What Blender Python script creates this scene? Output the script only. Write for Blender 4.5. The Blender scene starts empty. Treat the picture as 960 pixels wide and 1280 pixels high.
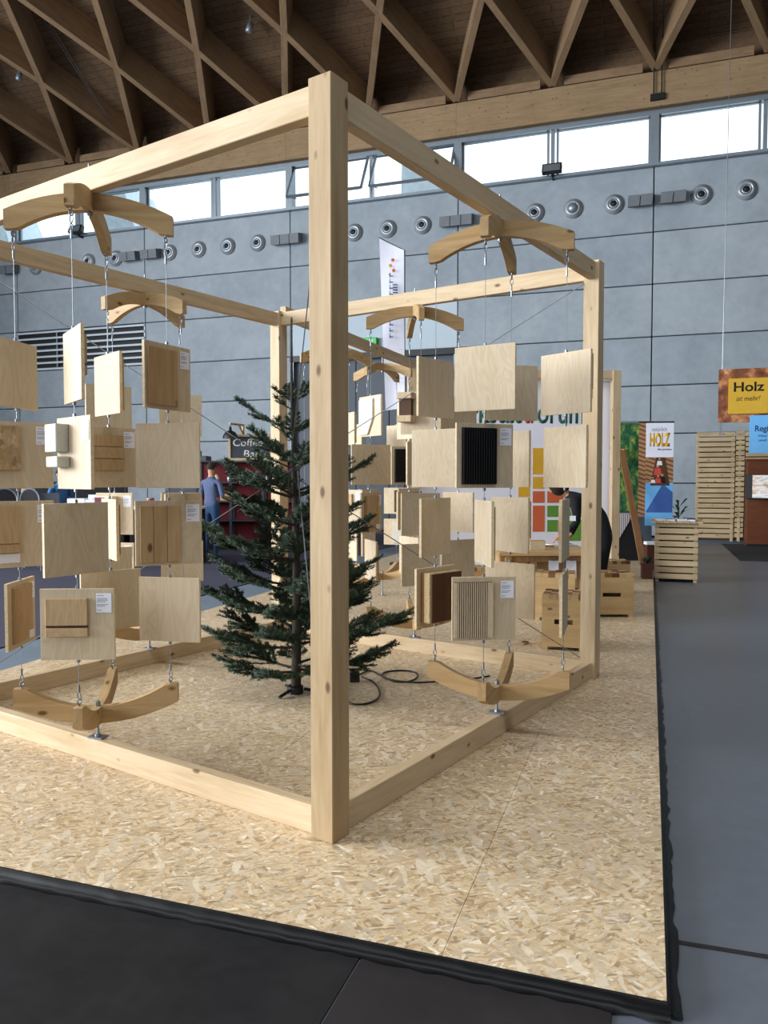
import bpy, bmesh, math, random
import numpy as np
from mathutils import Vector, Matrix, noise
random.seed(7)
scene = bpy.context.scene
COL = scene.collection
PI = math.pi

# ------------------------------------------------------------------ camera
FPX = 975.24; CAMH = 1.4912; PITCH = math.radians(2.405); PHI = math.radians(18.804); TP = 0.045
FW = Vector((-math.sin(PHI)*math.cos(PITCH), math.cos(PHI)*math.cos(PITCH), -math.sin(PITCH)))
RT = Vector((math.cos(PHI), math.sin(PHI), 0)); UP = RT.cross(FW)
CAM = Vector((0, 0, CAMH))
cd = bpy.data.cameras.new('camera'); cam = bpy.data.objects.new('camera', cd); COL.objects.link(cam)
cam.matrix_world = Matrix((( RT.x, UP.x, -FW.x, CAM.x), (RT.y, UP.y, -FW.y, CAM.y), (RT.z, UP.z, -FW.z, CAM.z), (0,0,0,1)))
cd.sensor_fit = 'VERTICAL'; cd.sensor_height = 24; cd.lens = FPX/1280*24; cd.clip_start = .05; cd.clip_end = 300
scene.camera = cam
def ray(x, y): return FW + RT*((x-480)/FPX) + UP*((640-y)/FPX)
def atz(x, y, z): d = ray(x, y); return CAM + d*((z-CAMH)/d.z)
def atY(x, y, Y): d = ray(x, y); return CAM + d*(Y/d.y)
def atD(x, y, D): return CAM + ray(x, y)*D
def proj(p):
    d = Vector(p)-CAM; z = d.dot(FW); return 480+FPX*d.dot(RT)/z, 640-FPX*d.dot(UP)/z, z

# ------------------------------------------------------------------ light
w = bpy.data.worlds.new('sky'); scene.world = w; w.use_nodes = True
w.node_tree.nodes['Background'].inputs[0].default_value = (.86, .94, 1, 1)
w.node_tree.nodes['Background'].inputs[1].default_value = 1.9
def area(name, loc, rot, sx, sy, power, col):
    l = bpy.data.lights.new(name, 'AREA'); l.shape = 'RECTANGLE'; l.size = sx; l.size_y = sy; l.energy = power; l.color = col
    o = bpy.data.objects.new(name, l); COL.objects.link(o); o.location = loc; o.rotation_euler = rot; return o
# daylight entering by the glazed end wall and by the clerestory and doors behind the photographer
area('daylight_end_facade', (-24.6, -6, 6.6), (0, -PI/2, 0), 9.6, 23, 17500, (.87, .93, 1))
area('added_floor_fill', (-4, 0, 15.2), (0, 0, 0), 44, 2.6, 2600, (.88, .94, 1))  # invented top light below the closed deck, added to brighten the floor
area('daylight_rear_windows', (-9, -17.6, 6.2), (PI/2, 0, 0), 22, 6.0, 900, (.87, .93, 1))
scene.view_settings.view_transform = 'Standard'; scene.view_settings.look = 'None'
scene.view_settings.gamma = 1; scene.view_settings.use_curve_mapping = False
scene.view_settings.exposure = 0.0

# ------------------------------------------------------------------ materials
def lin(c):
    if isinstance(c, str):
        c = tuple(int(c[i:i+2], 16)/255 for i in (0, 2, 4))
        c = tuple(x/12.92 if x <= .04045 else ((x+.055)/1.055)**2.4 for x in c)
    return (c[0], c[1], c[2], 1)
MATS = {}
class NB:
    def __init__(s, name, rough=.7, metal=0, spec=.4):
        s.m = bpy.data.materials.new(name); s.m.use_nodes = True; s.t = s.m.node_tree
        s.b = s.t.nodes['Principled BSDF']; s.b.inputs['Roughness'].default_value = rough
        s.b.inputs['Metallic'].default_value = metal; s.b.inputs['Specular IOR Level'].default_value = spec
        MATS[name] = s.m
    def n(s, typ, **kw):
        nd = s.t.nodes.new(typ)
        for k, v in kw.items():
            if k.startswith('i_'):
                key = k[2:]; key = int(key) if key.isdigit() else key.replace('_', ' ')
                if hasattr(v, 'is_output'): s.t.links.new(v, nd.inputs[key])
                else: nd.inputs[key].default_value = v
            else: setattr(nd, k, v)
        return nd
    def l(s, a, b): s.t.links.new(a, b)
    def coord(s, scale=(1,1,1), rnd=True, rot=(0,0,0)):
        tc = s.n('ShaderNodeTexCoord'); v = tc.outputs['Object']
        if rnd:
            oi = s.n('ShaderNodeObjectInfo')
            mu = s.n('ShaderNodeVectorMath', operation='SCALE'); mu.inputs[0].default_value = (37.3, 17.1, 23.7); s.l(oi.outputs['Random'], mu.inputs['Scale'])
            ad = s.n('ShaderNodeVectorMath', operation='ADD'); s.l(v, ad.inputs[0]); s.l(mu.outputs[0], ad.inputs[1]); v = ad.outputs[0]
        mp = s.n('ShaderNodeMapping'); s.l(v, mp.inputs[0]); mp.inputs['Scale'].default_value = scale; mp.inputs['Rotation'].default_value = rot
        return mp.outputs[0]
    def ramp(s, fac, stops):
        r = s.n('ShaderNodeValToRGB'); s.l(fac, r.inputs[0]); e = r.color_ramp.elements
        while len(e) < len(stops): e.new(.5)
        for i, (p, c) in enumerate(stops): e[i].position = p; e[i].color = lin(c)
        return r.outputs[0]
    def mix(s, fac, a, b, mode='MIX'):
        m = s.n('ShaderNodeMix', data_type='RGBA', blend_type=mode)
        for sock, v in ((m.inputs[0], fac), (m.inputs[6], a), (m.inputs[7], b)):
            if hasattr(v, 'is_output'): s.l(v, sock)
            else: sock.default_value = v if not isinstance(v, (str, tuple)) else lin(v)
        return m.outputs[2]
    def noise(s, vec, scale, detail=3, rough=.55, dist=0):
        n = s.n('ShaderNodeTexNoise'); s.l(vec, n.inputs['Vector']); n.inputs['Scale'].default_value = scale
        n.inputs['Detail'].default_value = detail; n.inputs['Roughness'].default_value = rough; n.inputs['Distortion'].default_value = dist
        return n.outputs['Fac']
    def bump(s, h, strength=.2, dist=.005):
        b = s.n('ShaderNodeBump'); s.l(h, b.inputs['Height']); b.inputs['Strength'].default_value = strength; b.inputs['Distance'].default_value = dist
        s.l(b.outputs[0], s.b.inputs['Normal'])
    def col(s, c):
        if hasattr(c, 'is_output'): s.l(c, s.b.inputs['Base Color'])
        else: s.b.inputs['Base Color'].default_value = lin(c)
        return s.m

def plain(name, c, rough=.7, metal=0, spec=.4, var=.12, scale=6):
    b = NB(name, rough, metal, spec); v = b.coord(); f = b.noise(v, scale, 3)
    r, g, bl, _ = lin(c)
    return b.col(b.ramp(f, [(.25, (r*(1-var), g*(1-var), bl*(1-var))), (.75, (min(1, r*(1+var)), min(1, g*(1+var)), min(1, bl*(1+var))))]))
def wood(name, light, dark, axis=2, knots=True, rough=.62, fine=1.0, contrast=1.0):
    b = NB(name, rough, 0, .3)
    sc = [1, 1, 1]; sc[axis] = .09
    v = b.coord(tuple(sc))
    a = b.noise(v, 14*fine, 4, .6, 1.2); g = b.noise(v, 70*fine, 2, .5)
    c = b.ramp(a, [(.5-.22/contrast, dark), (.5+.12/contrast, light)])
    c = b.mix(.22, c, b.ramp(g, [(.3, dark), (.6, light)]))
    lg = b.noise(b.coord((1, 1, 1)), 1.7, 2)
    c = b.mix(.25, c, b.ramp(lg, [(.3, dark), (.65, light)]))
    if knots:
        sk = [9, 9, 9]; sk[axis] = 4.6
        vo = b.n('ShaderNodeTexVoronoi', feature='F1'); b.l(b.coord(tuple(sk)), vo.inputs['Vector']); vo.inputs['Scale'].default_value = 1
        k = b.ramp(vo.outputs['Distance'], [(.07, (1, 1, 1)), (.145, (0, 0, 0))])
        r, gg, bb, _ = lin(dark)
        c = b.mix(k, c, (r*.42, gg*.34, bb*.26))
    b.bump(g, .12, .002)
    return b.col(c)
def ply(name, light, dark, axis=2):
    b = NB(name, .6, 0, .3); sc = [1, 1, 1]; sc[axis] = .28
    v = b.coord(tuple(sc)); f = b.noise(v, 6, 2, .5, 1.5)
    wv = b.n('ShaderNodeMath', operation='SINE'); mu = b.n('ShaderNodeMath', operation='MULTIPLY'); b.l(f, mu.inputs[0]); mu.inputs[1].default_value = 60; b.l(mu.outputs[0], wv.inputs[0])
    mr = b.n('ShaderNodeMapRange'); b.l(wv.outputs[0], mr.inputs[0]); mr.inputs[1].default_value = -1; mr.inputs[2].default_value = 1
    s2 = [1, 1, 1]; s2[axis] = .05
    fine = b.noise(b.coord(tuple(s2)), 90, 2)
    c = b.mix(mr.outputs[0], light, dark); c = b.mix(.5, c, b.ramp(b.noise(v, 3, 2), [(.3, dark), (.7, light)]))
    c = b.mix(.18, c, b.ramp(fine, [(.3, dark), (.6, light)]))
    return b.col(c)
wood('spruce', 'CFB896', 'AE926C'); wood('spruce_dark', 'B69C78', '927852'); wood('spruce_x', 'BC9E72', '98774A', axis=0)
wood('spruce_slat', 'C6B08C', '98805C', axis=0, fine=.6); wood('spruce_board_z', 'B89A70', '8C6C48', axis=2, fine=.8)
wood('oak', 'B8976C', '8A6A46', axis=2, fine=.8); wood('walnut', '5A3A22', '3A2414', axis=2, knots=False); wood('red_brown', '6A3A1E', '4E2814', axis=0, knots=False)
wood('roof_rib', '8E7356', '6C543C', axis=0, knots=False, rough=.75); wood('glulam', '9A8060', '7A6244', axis=0, knots=True, rough=.75)
wood('crate_wood', 'C8A878', 'A68656', axis=0, fine=.5); wood('pine_stain', '86603C', '684424', axis=2, knots=False)
ply('birch', 'CCBBA0', 'BBA584'); ply('birch_x', 'CFBC9C', 'B8A07A', axis=0); ply('beech', 'BEA27C', 'A98860')
plain('ply_edge', 'D6C09A', .7, var=.2, scale=60)
plain('paper', 'E4E4EA', .6, var=.03); plain('print_grey', '8A8A92', .7); plain('steel', '888E94', .45, .8); plain('wire', '8E9296', .4, .9)
plain('black_metal', '17181A', .45); plain('black_cloth', '0E0E11', .85); plain('black_panel', '0B0B0D', .6); plain('dark_gap', '1A1612', .9)
plain('grey_gate', '4A5058', .55, var=.06); plain('alu', '8C969E', .4, .6, var=.05); plain('white_board', 'E6E4EE', .6, var=.02)
plain('text_green', '1F5C4C', .6); plain('text_red', 'C0463A', .6); plain('sq_yellow', 'D8A52E', .6, var=.04); plain('sq_orange', 'C8623A', .6, var=.04); plain('sq_green', '5E8F35', .6, var=.04)
plain('text_black', '14120F', .6); plain('sign_yellow', 'D2A52F', .6, var=.05); plain('sign_blue', '6FB3E8', .5, var=.03); plain('text_navy', '20406E', .6)
plain('exit_green', '2F9A45', .5); plain('chalk', 'D9D6CE', .9); plain('slate', '3A3D44', .8); plain('shelf_red', '6A1019', .7); plain('shelf_metal', '2B2F36', .5)
plain('denim', '2E4C70', .85, var=.25, scale=40); plain('shirt_blue', '525E7C', .9, var=.15, scale=30); plain('skin', 'B98A6C', .6, var=.06); plain('hair', '2A211B', .9, var=.3, scale=80)
plain('shoe', '4A6A78', .7); plain('polo_blue', '3C6EA0', .85); plain('banner_white', 'E2E2EE', .7, var=.03); plain('concrete_nozzle', 'A9AEB2', .35, .4); plain('nozzle_dark', '15171A', .6)
plain('box_grey', '6C7074', .6); plain('speckle', 'C2BEB0', .8, var=.3, scale=220); plain('straw', 'BFA77E', .95, var=.55, scale=160); plain('wine', '6E2238', .7)
plain('book_blue', '3D5FA0', .5); plain('leaflet', 'D8D4C8', .5, var=.1, scale=50); plain('can_red', 'B03020', .5); plain('green_leaf', '2E4B2A', .7, var=.3); plain('striped_grey', 'B9B2B0', .8)
plain('louvre_white', 'C4CCD2', .5, var=.04); plain('outside_canopy', 'B9CBD6', .6); plain('brown_pot', '4A2318', .7); plain('cream', 'DCD2BE', .6)

def mk_osb(name='osb', tint=(1, 1, 1)):
    b = NB(name, .48, 0, .45); tc = b.n('ShaderNodeTexCoord'); P = tc.outputs['Object']
    nz = b.n('ShaderNodeTexNoise'); b.l(P, nz.inputs['Vector']); nz.inputs['Scale'].default_value = 5; nz.inputs['Detail'].default_value = 3
    off = b.n('ShaderNodeVectorMath', operation='SCALE'); b.l(nz.outputs['Color'], off.inputs[0]); off.inputs['Scale'].default_value = .09
    ad = b.n('ShaderNodeVectorMath', operation='ADD'); b.l(P, ad.inputs[0]); b.l(off.outputs[0], ad.inputs[1])
    cs = []
    for i, (ang, sc) in enumerate(((.5, (25, 84, 25)), (1.9, (20, 68, 20)), (-.55, (31, 106, 31)))):
        mp = b.n('ShaderNodeMapping'); b.l(ad.outputs[0], mp.inputs[0]); mp.inputs['Rotation'].default_value = (0, 0, ang)
        sm = b.n('ShaderNodeVectorMath', operation='MULTIPLY'); b.l(mp.outputs[0], sm.inputs[0]); sm.inputs[1].default_value = sc
        vo = b.n('ShaderNodeTexVoronoi', feature='F1'); b.l(sm.outputs[0], vo.inputs['Vector']); vo.inputs['Scale'].default_value = 1
        sx = b.n('ShaderNodeSeparateColor'); b.l(vo.outputs['Color'], sx.inputs[0])
        col = b.ramp(sx.outputs[0], [(0, '7E6646'), (.2, 'B09670'), (.5, 'CDB796'), (.78, 'DECDB0'), (.88, 'A49C92'), (1, 'FBF3E2')])
        cs.append((col, sx.outputs[1], vo.outputs['Distance']))
    m1 = b.ramp(b.noise(P, 21, 2), [(.47, (0, 0, 0)), (.53, (1, 1, 1))]); m2 = b.ramp(cs[2][1], [(.62, (0, 0, 0)), (.64, (1, 1, 1))])
    c = b.mix(m1, cs[0][0], cs[1][0]); c = b.mix(m2, c, cs[2][0])
    mp = b.n('ShaderNodeMapping'); b.l(ad.outputs[0], mp.inputs[0]); mp.inputs['Rotation'].default_value = (0, 0, 1.1)
    sm = b.n('ShaderNodeVectorMath', operation='MULTIPLY'); b.l(mp.outputs[0], sm.inputs[0]); sm.inputs[1].default_value = (11, 38, 11)
    vo = b.n('ShaderNodeTexVoronoi', feature='F1'); b.l(sm.outputs[0], vo.inputs['Vector']); vo.inputs['Scale'].default_value = 1; sx = b.n('ShaderNodeSeparateColor'); b.l(vo.outputs['Color'], sx.inputs[0])
    c = b.mix(b.ramp(sx.outputs[0], [(.84, (0, 0, 0)), (.86, (.6, .6, .6))]), c, b.ramp(sx.outputs[1], [(0, 'A89474'), (.5, 'C2B8A8'), (1, 'F4ECDC')]))
    c = b.mix(.2, c, b.ramp(b.noise(P, 34, 4, .7), [(.3, 'A48C68'), (.7, 'E2D4BA')]))
    big = b.noise(P, .8, 2); c = b.mix(.12, c, b.ramp(big, [(.35, 'AE977A'), (.65, 'DDD0BA')]))
    b.bump(cs[0][2], .25, .002)
    return b.col(b.mix(1, c, tint, 'MULTIPLY'))
mk_osb('osb', (.98, .925, .835)); mk_osb('osb_sample', (.72, .58, .42))
def mk_concrete():
    b = NB('concrete', .8, 0, .25); P = b.coord((1, 1, 1)); oi = b.n('ShaderNodeObjectInfo')
    f = b.noise(P, 1.1, 5, .6); c = b.ramp(f, [(.3, '949CA2'), (.7, 'A8B0B5')])
    g = b.noise(b.coord((1, 1, 1)), 5.0, 4); c = b.mix(.2, c, b.ramp(g, [(.35, '828A90'), (.65, 'A8AFB3')]))
    v = b.ramp(oi.outputs['Random'], [(0, (.86, .88, .9)), (1, (1.0, 1.0, 1.0))]); c = b.mix(1, c, v, 'MULTIPLY')
    return b.col(c)
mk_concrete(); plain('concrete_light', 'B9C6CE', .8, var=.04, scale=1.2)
def mk_floor(name, c1, c2, rough, scale=2.0, r2=.2):
    b = NB(name, rough, 0, .5); P = b.coord((1, 1, 1), rnd=False); f = b.noise(P, scale, 6, .62); g = b.noise(P, scale*9, 4, .6)
    c = b.ramp(f, [(.3, c1), (.7, c2)]); c = b.mix(.3, c, b.ramp(g, [(.3, c1), (.72, c2)])); b.col(c)
    rr = b.n('ShaderNodeMapRange'); b.l(f, rr.inputs[0]); rr.inputs[3].default_value = rough-r2/2; rr.inputs[4].default_value = rough+r2/2; b.l(rr.outputs[0], b.b.inputs['Roughness'])
    return b.m
mk_floor('hall_floor', '4E535B', '646A73', .36, 1.3); mk_floor('floor_sheet', '161719', '29292B', .42, 2.2); mk_floor('floor_sheet_b', '232122', '2E2B2B', .5, 2.0)
mk_floor('carpet', '2A2838', '37344A', .95, 30, .05); mk_floor('aisle_grey', '5F6B78', '6E7A86', .6, 2); mk_floor('mat', '17171A', '232327', .9, 12, .1)
mk_floor('edge_foil', '050506', '0A0A0C', .36, 9, .2)
for n_ in ('edge_foil', 'floor_sheet', 'floor_sheet_b'): MATS[n_].node_tree.nodes['Principled BSDF'].inputs['Specular IOR Level'].default_value = .22
b = NB('deck', .85, 0, .2); br = b.n('ShaderNodeTexBrick'); b.l(b.coord((1, 1, 1), rnd=False), br.inputs['Vector'])
br.inputs['Scale'].default_value = 1; br.inputs['Brick Width'].default_value = 2.4; br.inputs['Row Height'].default_value = .2; br.inputs['Mortar Size'].default_value = .008
br.inputs['Color1'].default_value = lin('6C5642'); br.inputs['Color2'].default_value = lin('5C4734'); br.inputs['Mortar'].default_value = lin('22190F')
sp = b.noise(b.coord((1, 1, 1), rnd=False), 9, 3); b.col(b.mix(.35, br.outputs[0], b.ramp(sp, [(.35, '54402E'), (.7, '7A624A')])))
b = NB('forest_print', .6); f = b.noise(b.coord((1, 1, .6)), 9, 5, .7); b.col(b.ramp(f, [(.3, '0C2A1C'), (.48, '1E5A34'), (.6, '6F8A3A'), (.72, 'C6C46A')]))
b = NB('poster_print', .6); f = b.noise(b.coord((1, 1, 1)), 3.2, 4, .6); b.col(b.ramp(f, [(.3, '3A2016'), (.5, '8A4E2C'), (.62, 'C98B5A'), (.75, 'E8D8C8')]))
b = NB('plank_print', .6); wv = b.n('ShaderNodeTexWave', bands_direction='Z'); b.l(b.coord((1, 1, 1), rot=(0, -.35, 0)), wv.inputs['Vector']); wv.inputs['Scale'].default_value = 4.2; wv.inputs['Distortion'].default_value = .3
b.col(b.ramp(wv.outputs['Fac'], [(.08, '4A2A18'), (.2, '9A6E48'), (1, 'A87E56')]))
b = NB('striped', .8); wv = b.n('ShaderNodeTexWave', bands_direction='X'); b.l(b.coord((1, 1, 1), rnd=False), wv.inputs['Vector']); wv.inputs['Scale'].default_value = 9
b.col(b.ramp(wv.outputs['Fac'], [(.3, '7A6E70'), (.55, 'C9C2C0')]))
b = NB('needles', .6, 0, .3); f = b.noise(b.coord((1, 1, 1)), 5, 3); b.col(b.ramp(f, [(.3, '243322'), (.7, '445842')]))
b = NB('bark', .9); f = b.noise(b.coord((1, 1, .3)), 40, 4); b.col(b.ramp(f, [(.3, '2A241E'), (.7, '4A4238')]))
b = NB('window_glass', .02, 0, .5); b.b.inputs['Transmission Weight'].default_value = 1; b.b.inputs['IOR'].default_value = 1.02; b.col((.93, .97, .98))
b = NB('screen', .3); f = b.noise(b.coord((1, 1, 3)), 3.5, 3); c = b.ramp(f, [(.35, '8E9AA6'), (.5, 'D8D2CC'), (.62, 'B89A86'), (.7, '7C8E6A')]); b.col(c); b.l(c, b.b.inputs['Emission Color']); b.b.inputs['Emission Strength'].default_value = .35
b = NB('exit_light', .4); b.col('2F9A45'); b.b.inputs['Emission Color'].default_value = lin('35B850'); b.b.inputs['Emission Strength'].default_value = .6

# ------------------------------------------------------------------ mesh helpers
class MB:
    def __init__(s): s.v = []; s.f = []; s.mi = []
    def add(s, vs, fs, m=0):
        o = len(s.v); s.v += [tuple(x) for x in vs]; s.f += [tuple(i+o for i in f) for f in fs]; s.mi += [m]*len(fs); return s
    def box(s, c, d, M=None, m=0):
        x, y, z = d[0]/2, d[1]/2, d[2]/2; c = Vector(c)
        vs = [Vector(p) for p in ((-x,-y,-z),(x,-y,-z),(x,y,-z),(-x,y,-z),(-x,-y,z),(x,-y,z),(x,y,z),(-x,y,z))]
        vs = [c+(M @ p if M else p) for p in vs]
        return s.add(vs, [(0,3,2,1),(4,5,6,7),(0,1,5,4),(1,2,6,5),(2,3,7,6),(3,0,4,7)], m)
    def cbox(s, c, d, bev=.003, M=None, m=0):       # chamfered box
        h = [x/2 for x in d]; bev = min(bev, *[x*.45 for x in h]); vs = []; idx = {}
        for sx in (-1, 1):
            for sy in (-1, 1):
                for sz in (-1, 1):
                    for a in range(3):
                        p = [sx*(h[0]-bev), sy*(h[1]-bev), sz*(h[2]-bev)]; p[a] += (sx, sy, sz)[a]*bev
                        idx[(sx, sy, sz, a)] = len(vs); vs.append(p)
        fs = []
        for a in range(3):
            b_, c_ = (a+1) % 3, (a+2) % 3
            for sg in (-1, 1):
                q = []
                for (sb, sc) in ((-1,-1),(1,-1),(1,1),(-1,1)):
                    k = [0, 0, 0]; k[a] = sg; k[b_] = sb; k[c_] = sc; q.append(idx[(*k, a)])
                fs.append(q if sg > 0 else q[::-1])
        for a in range(3):
            b_, c_ = (a+1) % 3, (a+2) % 3
            for sb in (-1, 1):
                for sc in (-1, 1):
                    k0 = [0, 0, 0]; k1 = [0, 0, 0]; k0[a] = -1; k1[a] = 1
                    for k in (k0, k1): k[b_] = sb; k[c_] = sc
                    q = [idx[(*k0, b_)], idx[(*k1, b_)], idx[(*k1, c_)], idx[(*k0, c_)]]
                    fs.append(q if sb*sc < 0 else q[::-1])
        for sx in (-1, 1):
            for sy in (-1, 1):
                for sz in (-1, 1):
                    q = [idx[(sx, sy, sz, a)] for a in range(3)]; fs.append(q if sx*sy*sz > 0 else q[::-1])
        c = Vector(c); return s.add([c+(M @ Vector(p) if M else Vector(p)) for p in vs], fs, m)
    def tube(s, pts, r, n=6, m=0, cap=True):
        pts = [Vector(p) for p in pts]; rr = r if isinstance(r, (list, tuple)) else [r]*len(pts); o = len(s.v); N = len(pts)
        ref = None
        for i, p in enumerate(pts):
            t = (pts[min(i+1, N-1)]-pts[max(i-1, 0)]).normalized()
            if ref is None: ref = Vector((0,0,1)) if abs(t.z) < .9 else Vector((1,0,0))
            a = t.cross(ref).normalized(); ref = a.cross(t).normalized(); b_ = ref
            for k in range(n):
                an = 2*PI*k/n; s.v.append(tuple(p+(a*math.cos(an)+b_*math.sin(an))*rr[i]))
        for i in range(N-1):
            for k in range(n):
                s.f.append((o+i*n+k, o+i*n+(k+1) % n, o+(i+1)*n+(k+1) % n, o+(i+1)*n+k)); s.mi.append(m)
        if cap:
            s.f.append(tuple(o+k for k in range(n))[::-1]); s.f.append(tuple(o+(N-1)*n+k for k in range(n))); s.mi += [m, m]
        return s
    def ring(s, c, R, r, ax=(0,1,0), n=10, k=5, m=0, sy=1.0):
        ax = Vector(ax).normalized(); e = Vector((0,0,1)) if abs(ax.z) < .9 else Vector((1,0,0)); a = ax.cross(e).normalized(); b_ = ax.cross(a).normalized()
        o = len(s.v)
        for i in range(n):
            t = 2*PI*i/n; d = a*math.cos(t)+b_*math.sin(t)*sy; p = Vector(c)+d*R
            for j in range(k):
                u = 2*PI*j/k; s.v.append(tuple(p+d.normalized()*math.cos(u)*r+ax*math.sin(u)*r))
        for i in range(n):
            for j in range(k):
                s.f.append((o+i*k+j, o+i*k+(j+1) % k, o+((i+1) % n)*k+(j+1) % k, o+((i+1) % n)*k+j)); s.mi.append(m)
        return s
    def lathe(s, c, prof, ax=(0,0,1), n=16, m=0):     # prof: (radius, height) along ax
        ax = Vector(ax).normalized(); e = Vector((0,0,1)) if abs(ax.z) < .9 else Vector((1,0,0)); a = ax.cross(e).normalized(); b_ = ax.cross(a)
        o = len(s.v)
        for (r, h) in prof:
            for k in range(n):
                t = 2*PI*k/n; s.v.append(tuple(Vector(c)+ax*h+(a*math.cos(t)+b_*math.sin(t))*r))
        for i in range(len(prof)-1):
            for k in range(n):
                s.f.append((o+i*n+k, o+i*n+(k+1) % n, o+(i+1)*n+(k+1) % n, o+(i+1)*n+k)); s.mi.append(m)
        return s
    def prism(s, pts, y0, y1, m=0, M=None):           # polygon in XZ, extruded along Y
        n = len(pts); vs = [Vector((x, y0, z)) for x, z in pts]+[Vector((x, y1, z)) for x, z in pts]
        if M: vs = [M @ v for v in vs]
        return s.add(vs, [tuple(range(n)), tuple(range(2*n-1, n-1, -1))]+[(i, i+n, (i+1) % n+n, (i+1) % n) for i in range(n)], m)
    def strip(s, top, bot, y0, y1, m=0):              # arched band: lists of (x,z)
        n = len(top); o = []
        for y in (y0, y1): o += [(x, y, z) for x, z in bot]+[(x, y, z) for x, z in top]
        F = []
        for i in range(n-1):
            F += [(i, i+1, n+i+1, n+i), (2*n+i+1, 2*n+i, 3*n+i, 3*n+i+1), (n+i, n+i+1, 3*n+i+1, 3*n+i), (i+1, i, 2*n+i, 2*n+i+1)]
        F += [(0, n, 3*n, 2*n), (n-1, 3*n-1, 4*n-1, 2*n-1)]
        return s.add(o, F, m)
    def mesh(s, name, mats, smooth=False):
        me = bpy.data.meshes.new(name); me.from_pydata(s.v, [], s.f)
        for x in (mats if isinstance(mats, (list, tuple)) else [mats]): me.materials.append(MATS[x])
        if any(s.mi): me.polygons.foreach_set('material_index', s.mi)
        if smooth: me.polygons.foreach_set('use_smooth', [True]*len(me.polygons))
        bm = bmesh.new(); bm.from_mesh(me); bmesh.ops.recalc_face_normals(bm, faces=bm.faces); bm.to_mesh(me); bm.free()
        me.update(); return me
    def build(s, name, mats, parent=None, M=None, smooth=False): return obj(name, s.mesh(name, mats, smooth), parent, M)
def obj(name, me, parent=None, M=None):
    o = bpy.data.objects.new(name, me); COL.objects.link(o)
    if parent: o.parent = parent
    if M is not None: o.matrix_local = M
    return o
def tag(o, label=None, cat=None, group=None, kind=None):
    if label: o['label'] = label
    if cat: o['category'] = cat
    if group: o['group'] = group
    if kind: o['kind'] = kind
    return o
def empty(name, loc=(0,0,0), rz=0, label=None, cat=None, group=None):
    o = bpy.data.objects.new(name, None); COL.objects.link(o); o.empty_display_size = .1; o.location = loc; o.rotation_euler = (0, 0, rz); return tag(o, label, cat, group)
def T(x, y, z): return Matrix.Translation((x, y, z))
def RZ(a): return Matrix.Rotation(a, 4, 'Z')
def timber(name, a, b, sx, sy, mat, parent, up=None, bev=.003):   # long axis = local Z
    a, b = Vector(a), Vector(b); d = b-a; L = d.length; z = d.normalized()
    x = Vector(up).normalized() if up is not None else Vector((1, 0, 0)); y = z.cross(x).normalized(); x = y.cross(z)
    M = Matrix((( x.x, y.x, z.x, 0), (x.y, y.y, z.y, 0), (x.z, y.z, z.z, 0), (0,0,0,1))); M.translation = (a+b)/2
    return MB().cbox((0,0,0), (sx, sy, L), bev).build(name, mat, parent, M)
def text(name, s, width, mat, parent, M, bold=0, ext=.001, height=None, shear=0):
    c = bpy.data.curves.new(name, 'FONT'); c.body = s; c.size = 1; c.offset = bold; c.shear = shear; c.resolution_u = 3; c.fill_mode = 'FRONT'
    o = bpy.data.objects.new(name, c); COL.objects.link(o); dg = bpy.context.evaluated_depsgraph_get(); dg.update()
    me = bpy.data.meshes.new_from_object(o.evaluated_get(dg)); bpy.data.objects.remove(o); bpy.data.curves.remove(c)
    xs = [v.co.x for v in me.vertices]; x0, x1 = min(xs), max(xs); k = width/(x1-x0); ky = k if height is None else height/max(v.co.y for v in me.vertices)
    for v in me.vertices: v.co = Vector(((v.co.x-x0)*k, 0, v.co.y*ky))
    me.materials.clear(); me.materials.append(MATS[mat])
    bm = bmesh.new(); bm.from_mesh(me); r = bmesh.ops.extrude_face_region(bm, geom=bm.faces[:]); bmesh.ops.translate(bm, verts=[e for e in r['geom'] if isinstance(e, bmesh.types.BMVert)], vec=(0, -ext, 0)); bm.to_mesh(me); bm.free()
    return obj(name, me, parent, M)

# ================================================================== SETTING
YW = 20.9
# floor
fl = tag(MB().box((0, 0, -.15), (64, 60, .3)).build('floor', 'hall_floor'), 'dark grey polished hall floor', kind='structure')
for i, (x0, x1, y0, y1, m) in enumerate(((-4.2, -.834, .2, 2.238, 'floor_sheet'), (-.828, -.08, .2, 2.238, 'floor_sheet_b'), (-7.6, -4.206, .2, 2.238, 'floor_sheet'))):
    MB().cbox(((x0+x1)/2, (y0+y1)/2, .0025), (x1-x0, y1-y0, .006), .002).build('floor_sheet', m, fl)
MB().cbox((1.2, 2.66, .001), (2.2, .022, .004), .001, RZ(.03).to_3x3()).build('floor_joint', 'floor_sheet_b', fl)
MB().box((-14.2, 9, .004), (17.6, 22, .012)).build('carpet', 'carpet', fl)
MB().box((-5.0, 8.6, .002), (.72, 12.7, .006)).build('aisle_strip', 'aisle_grey', fl)
MB().cbox((2.4, 17.55, .004), (1.64, 3.9, .008), .003).build('floor_mat', 'mat', fl)

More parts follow.
